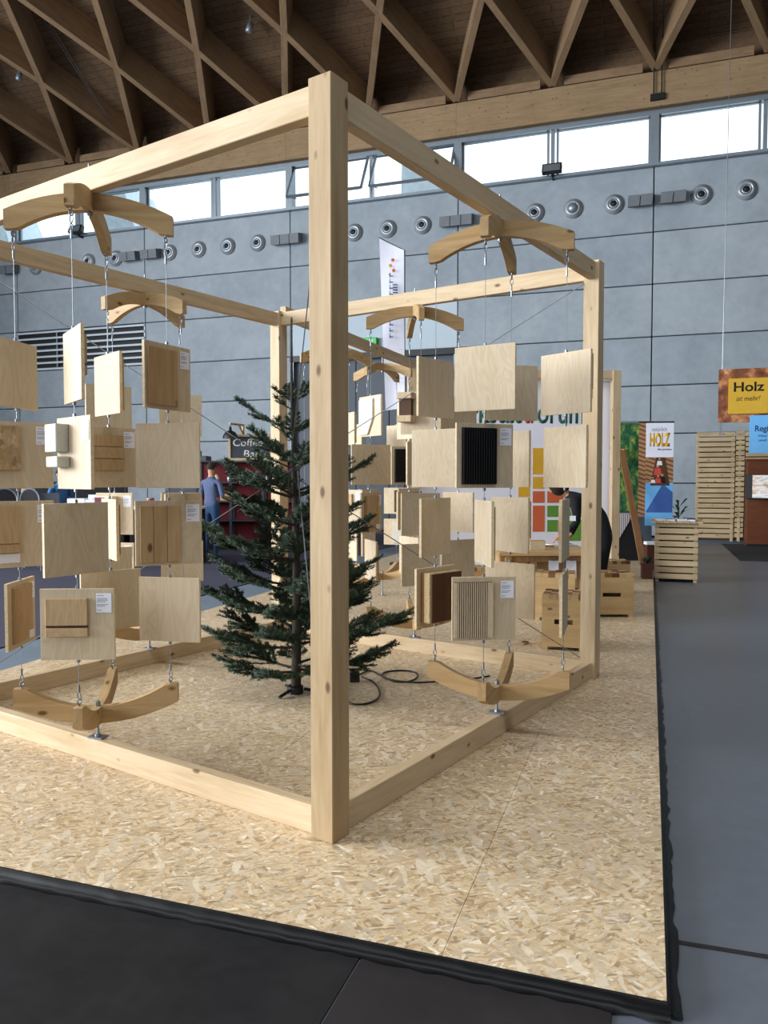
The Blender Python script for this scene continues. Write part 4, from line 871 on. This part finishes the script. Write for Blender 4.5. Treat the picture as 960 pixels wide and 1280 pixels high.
for i, (x, y, rz, mt, lb) in enumerate(((-.22, .1, .1, 'leaflet', 'pale leaflet stack at the end of the slatted counter'), (-.08, .12, -.05, 'book_blue', 'blue brochure stack on the slatted counter'), (.06, .1, .15, 'paper', 'white brochure stack in the middle of the slatted counter'), (.2, .12, -.1, 'text_navy', 'navy brochure stack on the slatted counter'), (-.05, .38, 0, 'leaflet', 'beige leaflet row at the back of the slatted counter'), (.2, .4, .1, 'black_panel', 'black folder at the back corner of the slatted counter'))):
    o = empty('brochure_stack', (.375+x, 12.0+y, .887), rz, lb, 'brochures'); MB().cbox((0, 0, .012), (.12, .2, .024), .002).build('pages', 'paper', o); MB().box((0, 0, .0255), (.118, .198, .003)).build('cover', mt, o)
# forest display and roll up banner
fp = atD(787, 527, 14.4); fb = empty('forest_display', (fp.x+.05, fp.y, 0), PHI-.1, 'tall forest photo display wall behind the leaning plank', 'display')
MB().box((-.05, 0, (fp.z+.9)/2-.015), (.85, .03, fp.z-.93)).build('print', 'forest_print', fb); MB().cbox((-.05, 0, fp.z-.01), (.87, .05, .03), .004).build('top_rail', 'alu', fb)
for x in (-.46, .22): MB().cbox((x, .03, fp.z/2), (.035, .035, fp.z), .004).build('upright', 'alu', fb)
MB().box((-.05, .02, .47), (.85, .03, .86)).build('lower_panel', 'grey_gate', fb)
rp = atD(825, 528, 14.1); ru = empty('roll_up_banner', (rp.x, rp.y, 0), PHI-.12, 'white roll-up banner with yellow HOLZ lettering and a family photo', 'banner')
BWD = .485; BZT = rp.z
MB().box((0, 0, BZT-.32), (BWD, .012, .62)).build('white_field', 'banner_white', ru); MB().box((-.30, .004, BZT-.86), (.13, .012, 1.7)).build('plank_field', 'plank_print', ru)
MB().box((0, 0, BZT-.86), (BWD, .012, .46)).build('photo_field', 'plank_print', ru); MB().box((0, 0, BZT-1.36), (BWD, .012, .54)).build('blue_field', 'sign_blue', ru)
MB().prism([(-.16, -.34), (.18, -.34), (.1, .17), (-.06, .17)], -.009, -.006).build('photo_shade', 'walnut', ru, T(0, 0, BZT-.8))
for (x, z, k_, mt) in ((.0, -.66, .7, 'paper'), (-.03, -.79, 1.0, 'text_red'), (.05, -.95, .9, 'black_cloth'), (-.02, -.97, .8, 'text_red'), (-.11, -1.0, .6, 'paper')):
    f_ = MB().prism([(-.07*k_, -.16*k_), (.07*k_, -.16*k_), (.05*k_, -.035), (-.05*k_, -.035)], -.012, -.009).build('photo_figure', mt, ru, T(x, 0, BZT+z)); MB().lathe((0, -.01, 0), [(0, .004), (.024*k_, .003), (.026*k_, 0)], (0, -1, 0), 10).build('head', 'skin', f_)
MB().prism([(-.235, -.27), (.235, -.27), (.235, .1), (.06, .25)], -.009, -.006).build('blue_facet', 'book_blue', ru, T(0, 0, BZT-1.36))
MB().box((-.0, 0, BZT-1.75), (BWD, .012, .24)).build('lower_field', 'sign_blue', ru)
text('lettering', 'natürlich', .26, 'print_grey', ru, T(-.14, -.0065, BZT-.16), 0, .002, .075); text('lettering', 'HOLZ', .36, 'sign_yellow', ru, T(-.18, -.0065, BZT-.42), .05, .002, .235); text('lettering', 'Alles gewachsen', .25, 'text_black', ru, T(-.04, -.0065, BZT-.50), .01, .002, .03)
MB().cbox((-.06, 0, BZT+.005), (BWD+.14, .03, .025), .004).build('top_rail', 'black_metal', ru); MB().cbox((0, 0, .05), (.62, .16, .1), .01).build('cassette', 'alu', ru); MB().tube([(0, .05, .08), (0, .03, BZT)], .012).build('pole', 'alu', ru)
a, c_ = atD(777, 562, 14.37), atD(804, 703, 13.15); c_.z = TP+.01
lp = empty('leaning_plank', c_, 0, 'brown rough plank leaning against the forest display', 'plank'); timber('plank', (0, 0, 0), a-c_, .115, .035, 'pine_stain', lp, RT); MB().cbox(a-c_, (.11, .05, .03), .004).build('end_cap', 'oak', lp)
o = empty('draped_stand', (*atD(786, 690, 13.97).xy, TP), PHI, 'black cloth covered stand with striped cloth over one corner', 'stand')
MB().prism([(-.25, 0), (.23, 0), (.23, .34), (.1, .72), (-.03, .72), (-.25, .33)], -.11, .06).build('black_cover', 'black_cloth', o); MB().prism([(-.255, .32), (-.03, .71), (.0, .84), (-.22, .84)], -.12, .05).build('striped_cloth', 'striped', o)
o = empty('planter', (*atz(809, 724, TP).xy, TP), .1, 'dark red wooden planter box beside the slatted counter', 'planter'); MB().cbox((0, .1, .11), (.15, .2, .22), .006).build('box', 'brown_pot', o)
m = MB(); r_ = random.Random(4)
for k in range(26):
    t = r_.uniform(0, 6.28); d = Vector((math.cos(t)*.09, math.sin(t)*.09, r_.uniform(.06, .14))); n_ = Vector((-math.sin(t), math.cos(t), 0))*.014; b0 = Vector((0, .1, .21)); m.add([b0, b0+d*.6+n_, b0+d, b0+d*.6-n_], [(0, 1, 2, 3)])
m.build('foliage', 'green_leaf', o)
o = empty('paper_stack', (*atD(812, 686, 12.75).xy, .42), PHI, 'white paper bundle on a low shelf behind the planter', 'paper'); MB().cbox((0, 0, .03), (.15, .16, .05), .004).build('sheets', 'paper', o); MB().cbox((0, 0, -.1875), (.14, .16, .375), .004).build('shelf', 'brown_pot', o)
o = empty('potted_palm', (*atD(848, 660, 15.2).xy, 0), 0, 'dark palm leaves poking out beside the roll-up banner', 'plant'); MB().lathe((0,0,0), [(0, 0), (.12, 0), (.16, .35), (.13, .35), (0, .3)], n=12).build('pot', 'brown_pot', o)
m = MB()
for k in range(14):
    t = k*.9; L = .3+.1*(k % 3); h_ = .72+.035*k; c0 = Vector((0, 0, h_*.8)); tip = Vector((math.cos(t)*L, math.sin(t)*L, h_-.04)); sd = Vector((-math.sin(t), math.cos(t), 0))*.03; mid = (c0+tip)/2+Vector((0, 0, .08)); m.add([c0, mid+sd, tip, mid-sd], [(0, 1, 2, 3)])
m.tube([(0,0,.3), (0,0,.95)], .015, 5); m.build('fronds', 'green_leaf', o)
# slat wall
YS = 19.6; sw = empty('slat_wall', (1.55, YS, 0), 0, 'tall wall of pale horizontal timber slats before the concrete wall', 'slat wall')
for k in range(21):
    z = .12+k*.118
    for (x0, x1, dz) in ((-.53, .30, 0), (.31, .50, .05), (.51, 1.5, 0)):
        MB().cbox(((x0+x1)/2, .05 if k < 4 and x0 < .5 else 0, z+.05+dz*.6), (x1-x0-.006, .022, .094), .003).build('slat', 'spruce_slat', sw)
for x in (-.5, .25, .4, 1.4): MB().cbox((x, .06, 1.3), (.06, .06, 2.5), .003).build('batten', 'spruce_slat', sw)
MB().box((.5, .1, 1.28), (2.0, .02, 2.4)).build('backing', 'walnut', sw)
kk = empty('kiosk', (2.62, 18.9, 0), 0, 'reddish brown wooden kiosk block with mounted screen', 'kiosk')
MB().cbox((0, .3, .95), (1.15, .5, 1.9), .01).build('body', 'red_brown', kk); MB().cbox((.0, .04, .03), (1.15, .06, .06), .004).build('plinth', 'black_metal', kk); MB().cbox((0, .3, 1.92), (1.2, .54, .04), .005).build('top', 'red_brown', kk)
sc_ = empty('info_screen', (2.35, 18.8, 1.33), -.25, 'flat screen showing a pale landscape page on the brown kiosk', 'screen')
MB().cbox((0, .03, 0), (.72, .06, .54), .008).build('housing', 'black_metal', sc_); MB().box((.06, -.004, 0), (.56, .008, .5)).build('display', 'screen', sc_)
o = empty('wood_sign', (2.2, 18.0, 3.25), 0, 'large hanging photo sign with yellow Holz ist mehr! square', 'sign')
MB().cbox((0, .03, 0), (1.7, .05, 1.12), .004).build('photo_panel', 'poster_print', o); MB().cbox((-.28, -.03, -.02), (.76, .05, .74), .003).build('yellow_square', 'sign_yellow', o)
MB().cbox((.62, -.02, .02), (.5, .04, .5), .003).build('white_square', 'banner_white', o)
text('lettering', 'Holz', .58, 'text_black', o, T(-.56, -.056, .08), .02, .003, .19); text('lettering', 'ist mehr!', .46, 'text_black', o, T(-.51, -.056, -.12), 0, .003, .1, .25)
for x in (-.78, .78): MB().tube([(x, .03, .55), (x*.9, .3, 10.09)], .008).build('hanging_wire', 'wire', o)
MB().cbox((-.8, .03, -.68), (.04, .04, .3), .004).build('stand_foot', 'alu', o)
o = empty('region_sign', (2.45, 17.8, 2.42), 0, 'light blue sign reading Regi beneath the photo sign', 'sign')
MB().cbox((.0, 0, 0), (1.02, .05, .78), .003).build('panel', 'sign_blue', o); text('lettering', 'Regional', .5, 'text_navy', o, T(-.41, -.027, .06), .015, .003, .12); text('lettering', 'Hier gewachsen', .6, 'text_navy', o, T(-.34, -.027, -.06), 0, .003, .055); text('lettering', 'und veredelt', .5, 'text_navy', o, T(-.34, -.027, -.15), 0, .003, .055)
for x in (-.4, .4): MB().tube([(x, 0, .37), (x, .19, .42)], .008).build('hanging_wire', 'wire', o)

# ================================================================== FLAG, COFFEE BAR, COUNTERS (far left)
D = 13.0; f0, f1, f2, f3 = atD(474, 297, D), atD(505, 313, D), atD(506, 510, D), atD(482, 513, D); fbz = Vector((f1.x+.01, f1.y, TP))
fg = empty('beach_flag', fbz, 0, 'tall white beach flag with flame logo and vertical lettering', 'flag')
m = MB(); n = 10; vs = []
for i in range(n+1):
    t = i/n
    for q in (0, .33, .66, 1):
        p = f0.lerp(f3, t).lerp(f1.lerp(f2, t), q)-fbz; p += FW*(.02*math.sin(t*7+q*4)); vs.append(p)
vs += [v+FW*.006 for v in vs]; k = (n+1)*4
F = []
for i in range(n):
    for q in range(3): a = i*4+q; F += [(a, a+1, a+5, a+4), (k+a, k+a+4, k+a+5, k+a+1)]
m.add(vs, F).build('cloth', 'banner_white', fg, None, True)
MB().tube([(0, 0, 0), (0, 0, f1.z-TP), f0-fbz], [.018, .012, .008], 6).build('pole', 'black_metal', fg); MB().lathe((0,0,0), [(0, 0), (.25, 0), (.25, .03), (.04, .05), (0, .05)], n=14).build('base', 'black_metal', fg)
def onflag(px, py): return atD(px, py, D-.04)-fbz
for (px, py, w_, h_, mt) in ((491, 325, .05, .16, 'sq_orange'), (488, 332, .05, .14, 'sign_yellow'), (492, 338, .05, .14, 'sq_orange'), (487, 343, .03, .16, 'sq_green')):
    MB().lathe(onflag(px, py), [(0, .004), (w_/2, .002), (w_*.6, 0)], -FW, 8).build('flame_mark', mt, fg)
r_ = random.Random(9)
for i in range(11): MB().box(onflag(487.5, 344+i*7.6), (.012, .004, .075), RZ(PHI).to_3x3()).box(onflag(489, 345+i*7.6), (.06, .004, .016), RZ(PHI).to_3x3()).build('glyph', 'text_green' if i < 4 else 'text_navy', fg)
for i in range(7): MB().box(onflag(494, 356+i*3.2), (.08, .004, .018), RZ(PHI).to_3x3()).build('glyph', 'text_navy', fg)
for i in range(8): MB().box(onflag(501, 436+i*6), (.07, .004, .014), RZ(PHI).to_3x3()).box(onflag(499, 437+i*6), (.012, .004, .06), RZ(PHI).to_3x3()).build('glyph', 'leaflet', fg)

cs = empty('coffee_shelf', (*atD(296, 600, 16.6).xy, 0), PHI+.02, 'black metal shelf unit with red back panels at the coffee bar', 'shelf')
shz = (.12, .62, 1.02, 1.42, 1.86)
for z in shz: MB().cbox((.25, 0, z), (2.1, .4, .035), .004).build('shelf_board', 'shelf_metal', cs)
for x in (-.79, -.1, .58, 1.29): MB().cbox((x, -.18, .94), (.06, .04, 1.86), .004).cbox((x, .18, .94), (.06, .04, 1.86), .004).build('upright', 'shelf_metal', cs)
for i in range(3): MB().box((-.445+i*.69, .19, 1.0), (.66, .02, 1.7)).build('back_panel', 'shelf_red', cs)
csM = cs.matrix_basis if False else (T(*cs.location) @ RZ(PHI+.02))
def onshelf(x, z, nm, lb, cat, parts):
    o = empty(nm, csM @ Vector((x, -.05, z+.018)), PHI, lb, cat)
    for n_, pf_, mt in parts: MB().lathe((0,0,0), pf_, n=12).build(n_, mt, o, None, True)
onshelf(-.42, 1.42, 'ceramic_jug', 'small cream jug on the upper red shelf', 'jug', [('body', [(0, 0), (.05, 0), (.065, .05), (.05, .11), (.03, .13)], 'cream'), ('lid', [(.03, .13), (.035, .14), (0, .16)], 'birch')])
onshelf(-.15, 1.42, 'glass_jar', 'small clear jar beside the shelf upright', 'jar', [('body', [(0, 0), (.04, 0), (.045, .09), (.035, .1)], 'concrete_nozzle'), ('lid', [(.038, .1), (.038, .115), (0, .115)], 'steel')])
onshelf(.95, 1.02, 'white_bottle', 'white bottle on the lower red shelf behind the fir', 'bottle', [('body', [(0, 0), (.04, 0), (.04, .12), (.015, .16), (.015, .2)], 'paper'), ('cap', [(.018, .2), (.018, .22), (0, .22)], 'text_red')])
o = empty('wood_crate', csM @ Vector((-.2, -.05, 1.038)), PHI, 'pale wooden box on the lower red shelf behind the man', 'box'); MB().cbox((0, 0, .07), (.26, .2, .14), .005).build('body', 'crate_wood', o); MB().box((0, -.101, .08), (.1, .004, .03)).build('slot', 'dark_gap', o)
o = empty('glass_tray', csM @ Vector((.45, .0, 1.438)), PHI, 'tray of pale green glasses on the upper red shelf', 'tray'); MB().cbox((0, 0, .01), (.5, .26, .02), .003).build('tray', 'alu', o)
for k in range(6): MB().lathe((-.2+k*.08, -.04, .02), [(.0, 0), (.03, 0), (.036, .12), (.032, .12)], n=10).build('glass', 'concrete_nozzle', o)
cbp = atD(313, 560, 16.45); o = empty('chalkboard_sign', (cbp.x, cbp.y, 1.88), PHI+.06, 'chalkboard sign reading Coffee Bar in a pale wood frame', 'chalkboard')
MB().box((0, 0, .28), (.86, .02, .5)).build('slate', 'slate', o)
for (x, z, sx_, sz_) in ((0, .03, .92, .05), (0, .53, .92, .05), (-.435, .28, .05, .46), (.435, .28, .05, .46)): MB().cbox((x, -.005, z), (sx_, .04, sz_), .004).build('frame_bar', 'spruce_slat', o)
text('lettering', 'Coffee', .62, 'chalk', o, T(-.36, -.011, .31), 0, .002, .15, .1); text('lettering', 'Bar', .34, 'chalk', o, T(-.14, -.011, .08), 0, .002, .14, .1)
lpp = atD(288, 546, 16.2); o = empty('pendant_lamp', lpp, PHI+1.147, 'black dome lamp hanging from a wooden bracket over the coffee bar', 'lamp')
MB().lathe((0,0,0), [(.16, -.03), (.15, .03), (.1, .1), (.03, .13), (.025, .2), (.0, .22)], n=20).build('shade', 'black_metal', o, None, True); MB().lathe((0,0,-.02), [(.14, 0), (.04, .03), (0, .03)], n=12).build('reflector', 'paper', o)
zsh = 1.8775-lpp.z; MB().cbox((.22, 0, .27), (.5, .04, .04), .003).build('bracket', 'spruce_slat', o); MB().cbox((0, 0, 0), (.05, .03, .26), .003).build('brace', 'spruce_slat', o, T(.37, 0, .17) @ Matrix.Rotation(-.7, 4, 'Y')); MB().cbox((.46, 0, (zsh+.29)/2), (.045, .045, .29-zsh), .004).build('post', 'spruce_slat', o); MB().tube([(0, 0, .2), (0, 0, .26)], .01).build('cord', 'black_metal', o)
o = empty('teal_bin', (*atz(288, 668, 0).xy, 0), .2, 'teal waste bin in front of the coffee shelf', 'bin'); MB().lathe((0,0,0), [(0, 0), (.11, 0), (.14, .5), (.13, .5), (.1, .05)], n=14).build('body', 'shoe', o, None, True); MB().ring((0,0,.5), .137, .01, (0,0,1), 16).build('rim', 'black_metal', o)
o = empty('coffee_bench', csM @ Vector((-.9, .35, 0)), PHI, 'low grey blue equipment cabinet beside the coffee shelf', 'cabinet'); MB().cbox((-.25, .2, 1.0), (.9, .5, 2.0), .01).build('body', 'grey_gate', o)
o = empty('dark_crate', csM @ Vector((-1.15, .55, 2.0)), PHI, 'flat dark wooden crate on top of the grey blue cabinet', 'crate'); MB().cbox((0, 0, .06), (.5, .4, .12), .01).build('body', 'walnut', o); MB().box((0, -.201, .07), (.12, .004, .03)).build('hand_slot', 'dark_gap', o)
# far display counters
lbs = ['black display counter nearest the louvre side with pale top', 'black display counter with white papers on top', 'black display counter beside the man in the blue T-shirt']
for i, (px, wd) in enumerate(((20, 1.2), (112, 1.2), (205, 1.2))):
    p = atz(px, 706, 0); o = empty('display_counter', p, PHI, lbs[i], 'counter')
    MB().cbox((0, .3, .48), (wd, .55, .96), .008).build('body', 'black_cloth', o); MB().cbox((0, .3, .985), (wd+.06, .62, .04), .005).build('top', 'white_board' if i else 'cream', o); MB().cbox((0, .04, .04), (wd, .04, .08), .004).build('kickboard', 'grey_gate', o)
CM = [T(*atz(px, 706, 0)) @ RZ(PHI) for px in (20, 112, 205)]
def onc(ci, x, y, nm, lb, cat, parts, rz=0):
    o = empty(nm, CM[ci] @ Vector((x, y, 1.006)), PHI+rz, lb, cat)
    for n_, kind, a_, mt in parts:
        if kind == 'b': MB().cbox(a_[0], a_[1], .003).build(n_, mt, o)
        else: MB().lathe((0,0,0), a_, n=14).build(n_, mt, o, None, True)
onc(0, -.35, .35, 'monitor', 'black monitor seen from behind on the far display counter', 'monitor', [('screen', 'b', ((0, 0, .32), (.5, .04, .32)), 'black_panel'), ('stand', 'b', ((0, 0, .08), (.08, .05, .16)), 'black_metal'), ('foot', 'b', ((0, 0, .008), (.24, .16, .016)), 'black_metal')])
onc(0, .1, .3, 'picture_frame', 'pale wood picture frame on the far display counter', 'frame', [('frame', 'b', ((0, 0, .16), (.24, .03, .32)), 'spruce_slat'), ('picture', 'b', ((0, -.017, .16), (.18, .004, .26)), 'book_blue')])
onc(0, .45, .3, 'laptop', 'dark laptop lid standing open on the far display counter', 'laptop', [('lid', 'b', ((0, .1, .12), (.34, .02, .24)), 'slate'), ('keyboard', 'b', ((0, 0, .01), (.34, .22, .02)), 'box_grey')])
onc(1, -.3, .3, 'paper_pile', 'tall pile of white papers on the middle display counter', 'paper', [('stack', 'b', ((0, 0, .07), (.3, .22, .14)), 'paper'), ('cover', 'b', ((0, 0, .143), (.3, .22, .006)), 'leaflet')])
onc(1, .1, .25, 'leaflet_rack', 'white tiered leaflet rack on the middle display counter', 'rack', [('tier', 'b', ((0, 0, .06), (.4, .26, .12)), 'white_board'), ('upper_tier', 'b', ((0, .06, .16), (.4, .12, .1)), 'white_board'), ('leaflet', 'b', ((0, -.02, .135), (.2, .1, .03)), 'sign_blue')])
onc(1, .45, .3, 'model_car_box', 'small dark box on the middle display counter', 'box', [('body', 'b', ((0, 0, .06), (.16, .16, .12)), 'black_cloth'), ('lid', 'b', ((0, 0, .13), (.17, .17, .02)), 'slate')])
onc(2, -.3, .25, 'paint_can', 'red can with grey lid on the counter near the man', 'can', [('body', 'l', [(0, 0), (.07, 0), (.07, .13), (.065, .14)], 'can_red'), ('lid', 'l', [(.072, .135), (.072, .155), (0, .155)], 'steel')])
onc(2, -.05, .3, 'grey_jug', 'grey plastic jug on the counter near the man', 'jug', [('body', 'l', [(0, 0), (.09, 0), (.1, .1), (.06, .2), (.03, .22)], 'concrete_nozzle'), ('cap', 'l', [(.035, .22), (.035, .25), (0, .25)], 'black_metal')])
onc(2, .22, .28, 'grey_canister', 'wide grey canister on the counter near the man', 'canister', [('body', 'l', [(0, 0), (.11, 0), (.11, .16), (.1, .18)], 'box_grey'), ('lid', 'l', [(.1, .18), (.06, .2), (0, .2)], 'alu')])
onc(2, .45, .28, 'blue_bottle', 'blue bottle at the end of the counter near the man', 'bottle', [('body', 'l', [(0, 0), (.035, 0), (.035, .15), (.015, .19)], 'book_blue'), ('cap', 'l', [(.017, .19), (.017, .22), (0, .22)], 'paper')])
for i, (px, rz) in enumerate(((12, .2), (50, -.3))):
    p = atz(px, 712, 0); o = empty('round_chair', p, PHI+rz, ['black chair with pale round back rim at the far display counter', 'black chair with pale round back rim next to the middle counter'][i], 'chair')
    MB().cbox((0, 0, .72), (.42, .42, .05), .01).build('seat', 'black_cloth', o); MB().ring((0, -.2, 1.15), .19, .014, (0, 1, 0), 18).build('back_rim', 'alu', o); MB().lathe((0, -.2, 1.15), [(0, .012), (.18, .01), (.18, -.01), (0, -.012)], (0, 1, 0), 18).build('backrest', 'black_cloth', o)
    for sx_ in (-.17, .17):
        for sy_ in (-.17, .17): MB().tube([(sx_, sy_, .71), (sx_*1.1, sy_*1.1, 0)], .013).build('leg', 'alu', o)
        MB().tube([(sx_, -.19, .71), (sx_*.8, -.2, 1.07)], .012).build('back_post', 'alu', o)
pw = atD(40, 600, 15.6); o = empty('black_partition', (pw.x, pw.y, 0), PHI, 'low black partition wall behind the far display counters', 'partition')
for k in range(3): MB().cbox((-1.25+k*1.25, 0, .71), (1.24, .05, 1.42), .006).build('panel', 'black_cloth', o)
for k in range(4): MB().cbox((-1.87+k*1.25, 0, .72), (.05, .07, 1.44), .006).build('post', 'black_metal', o)
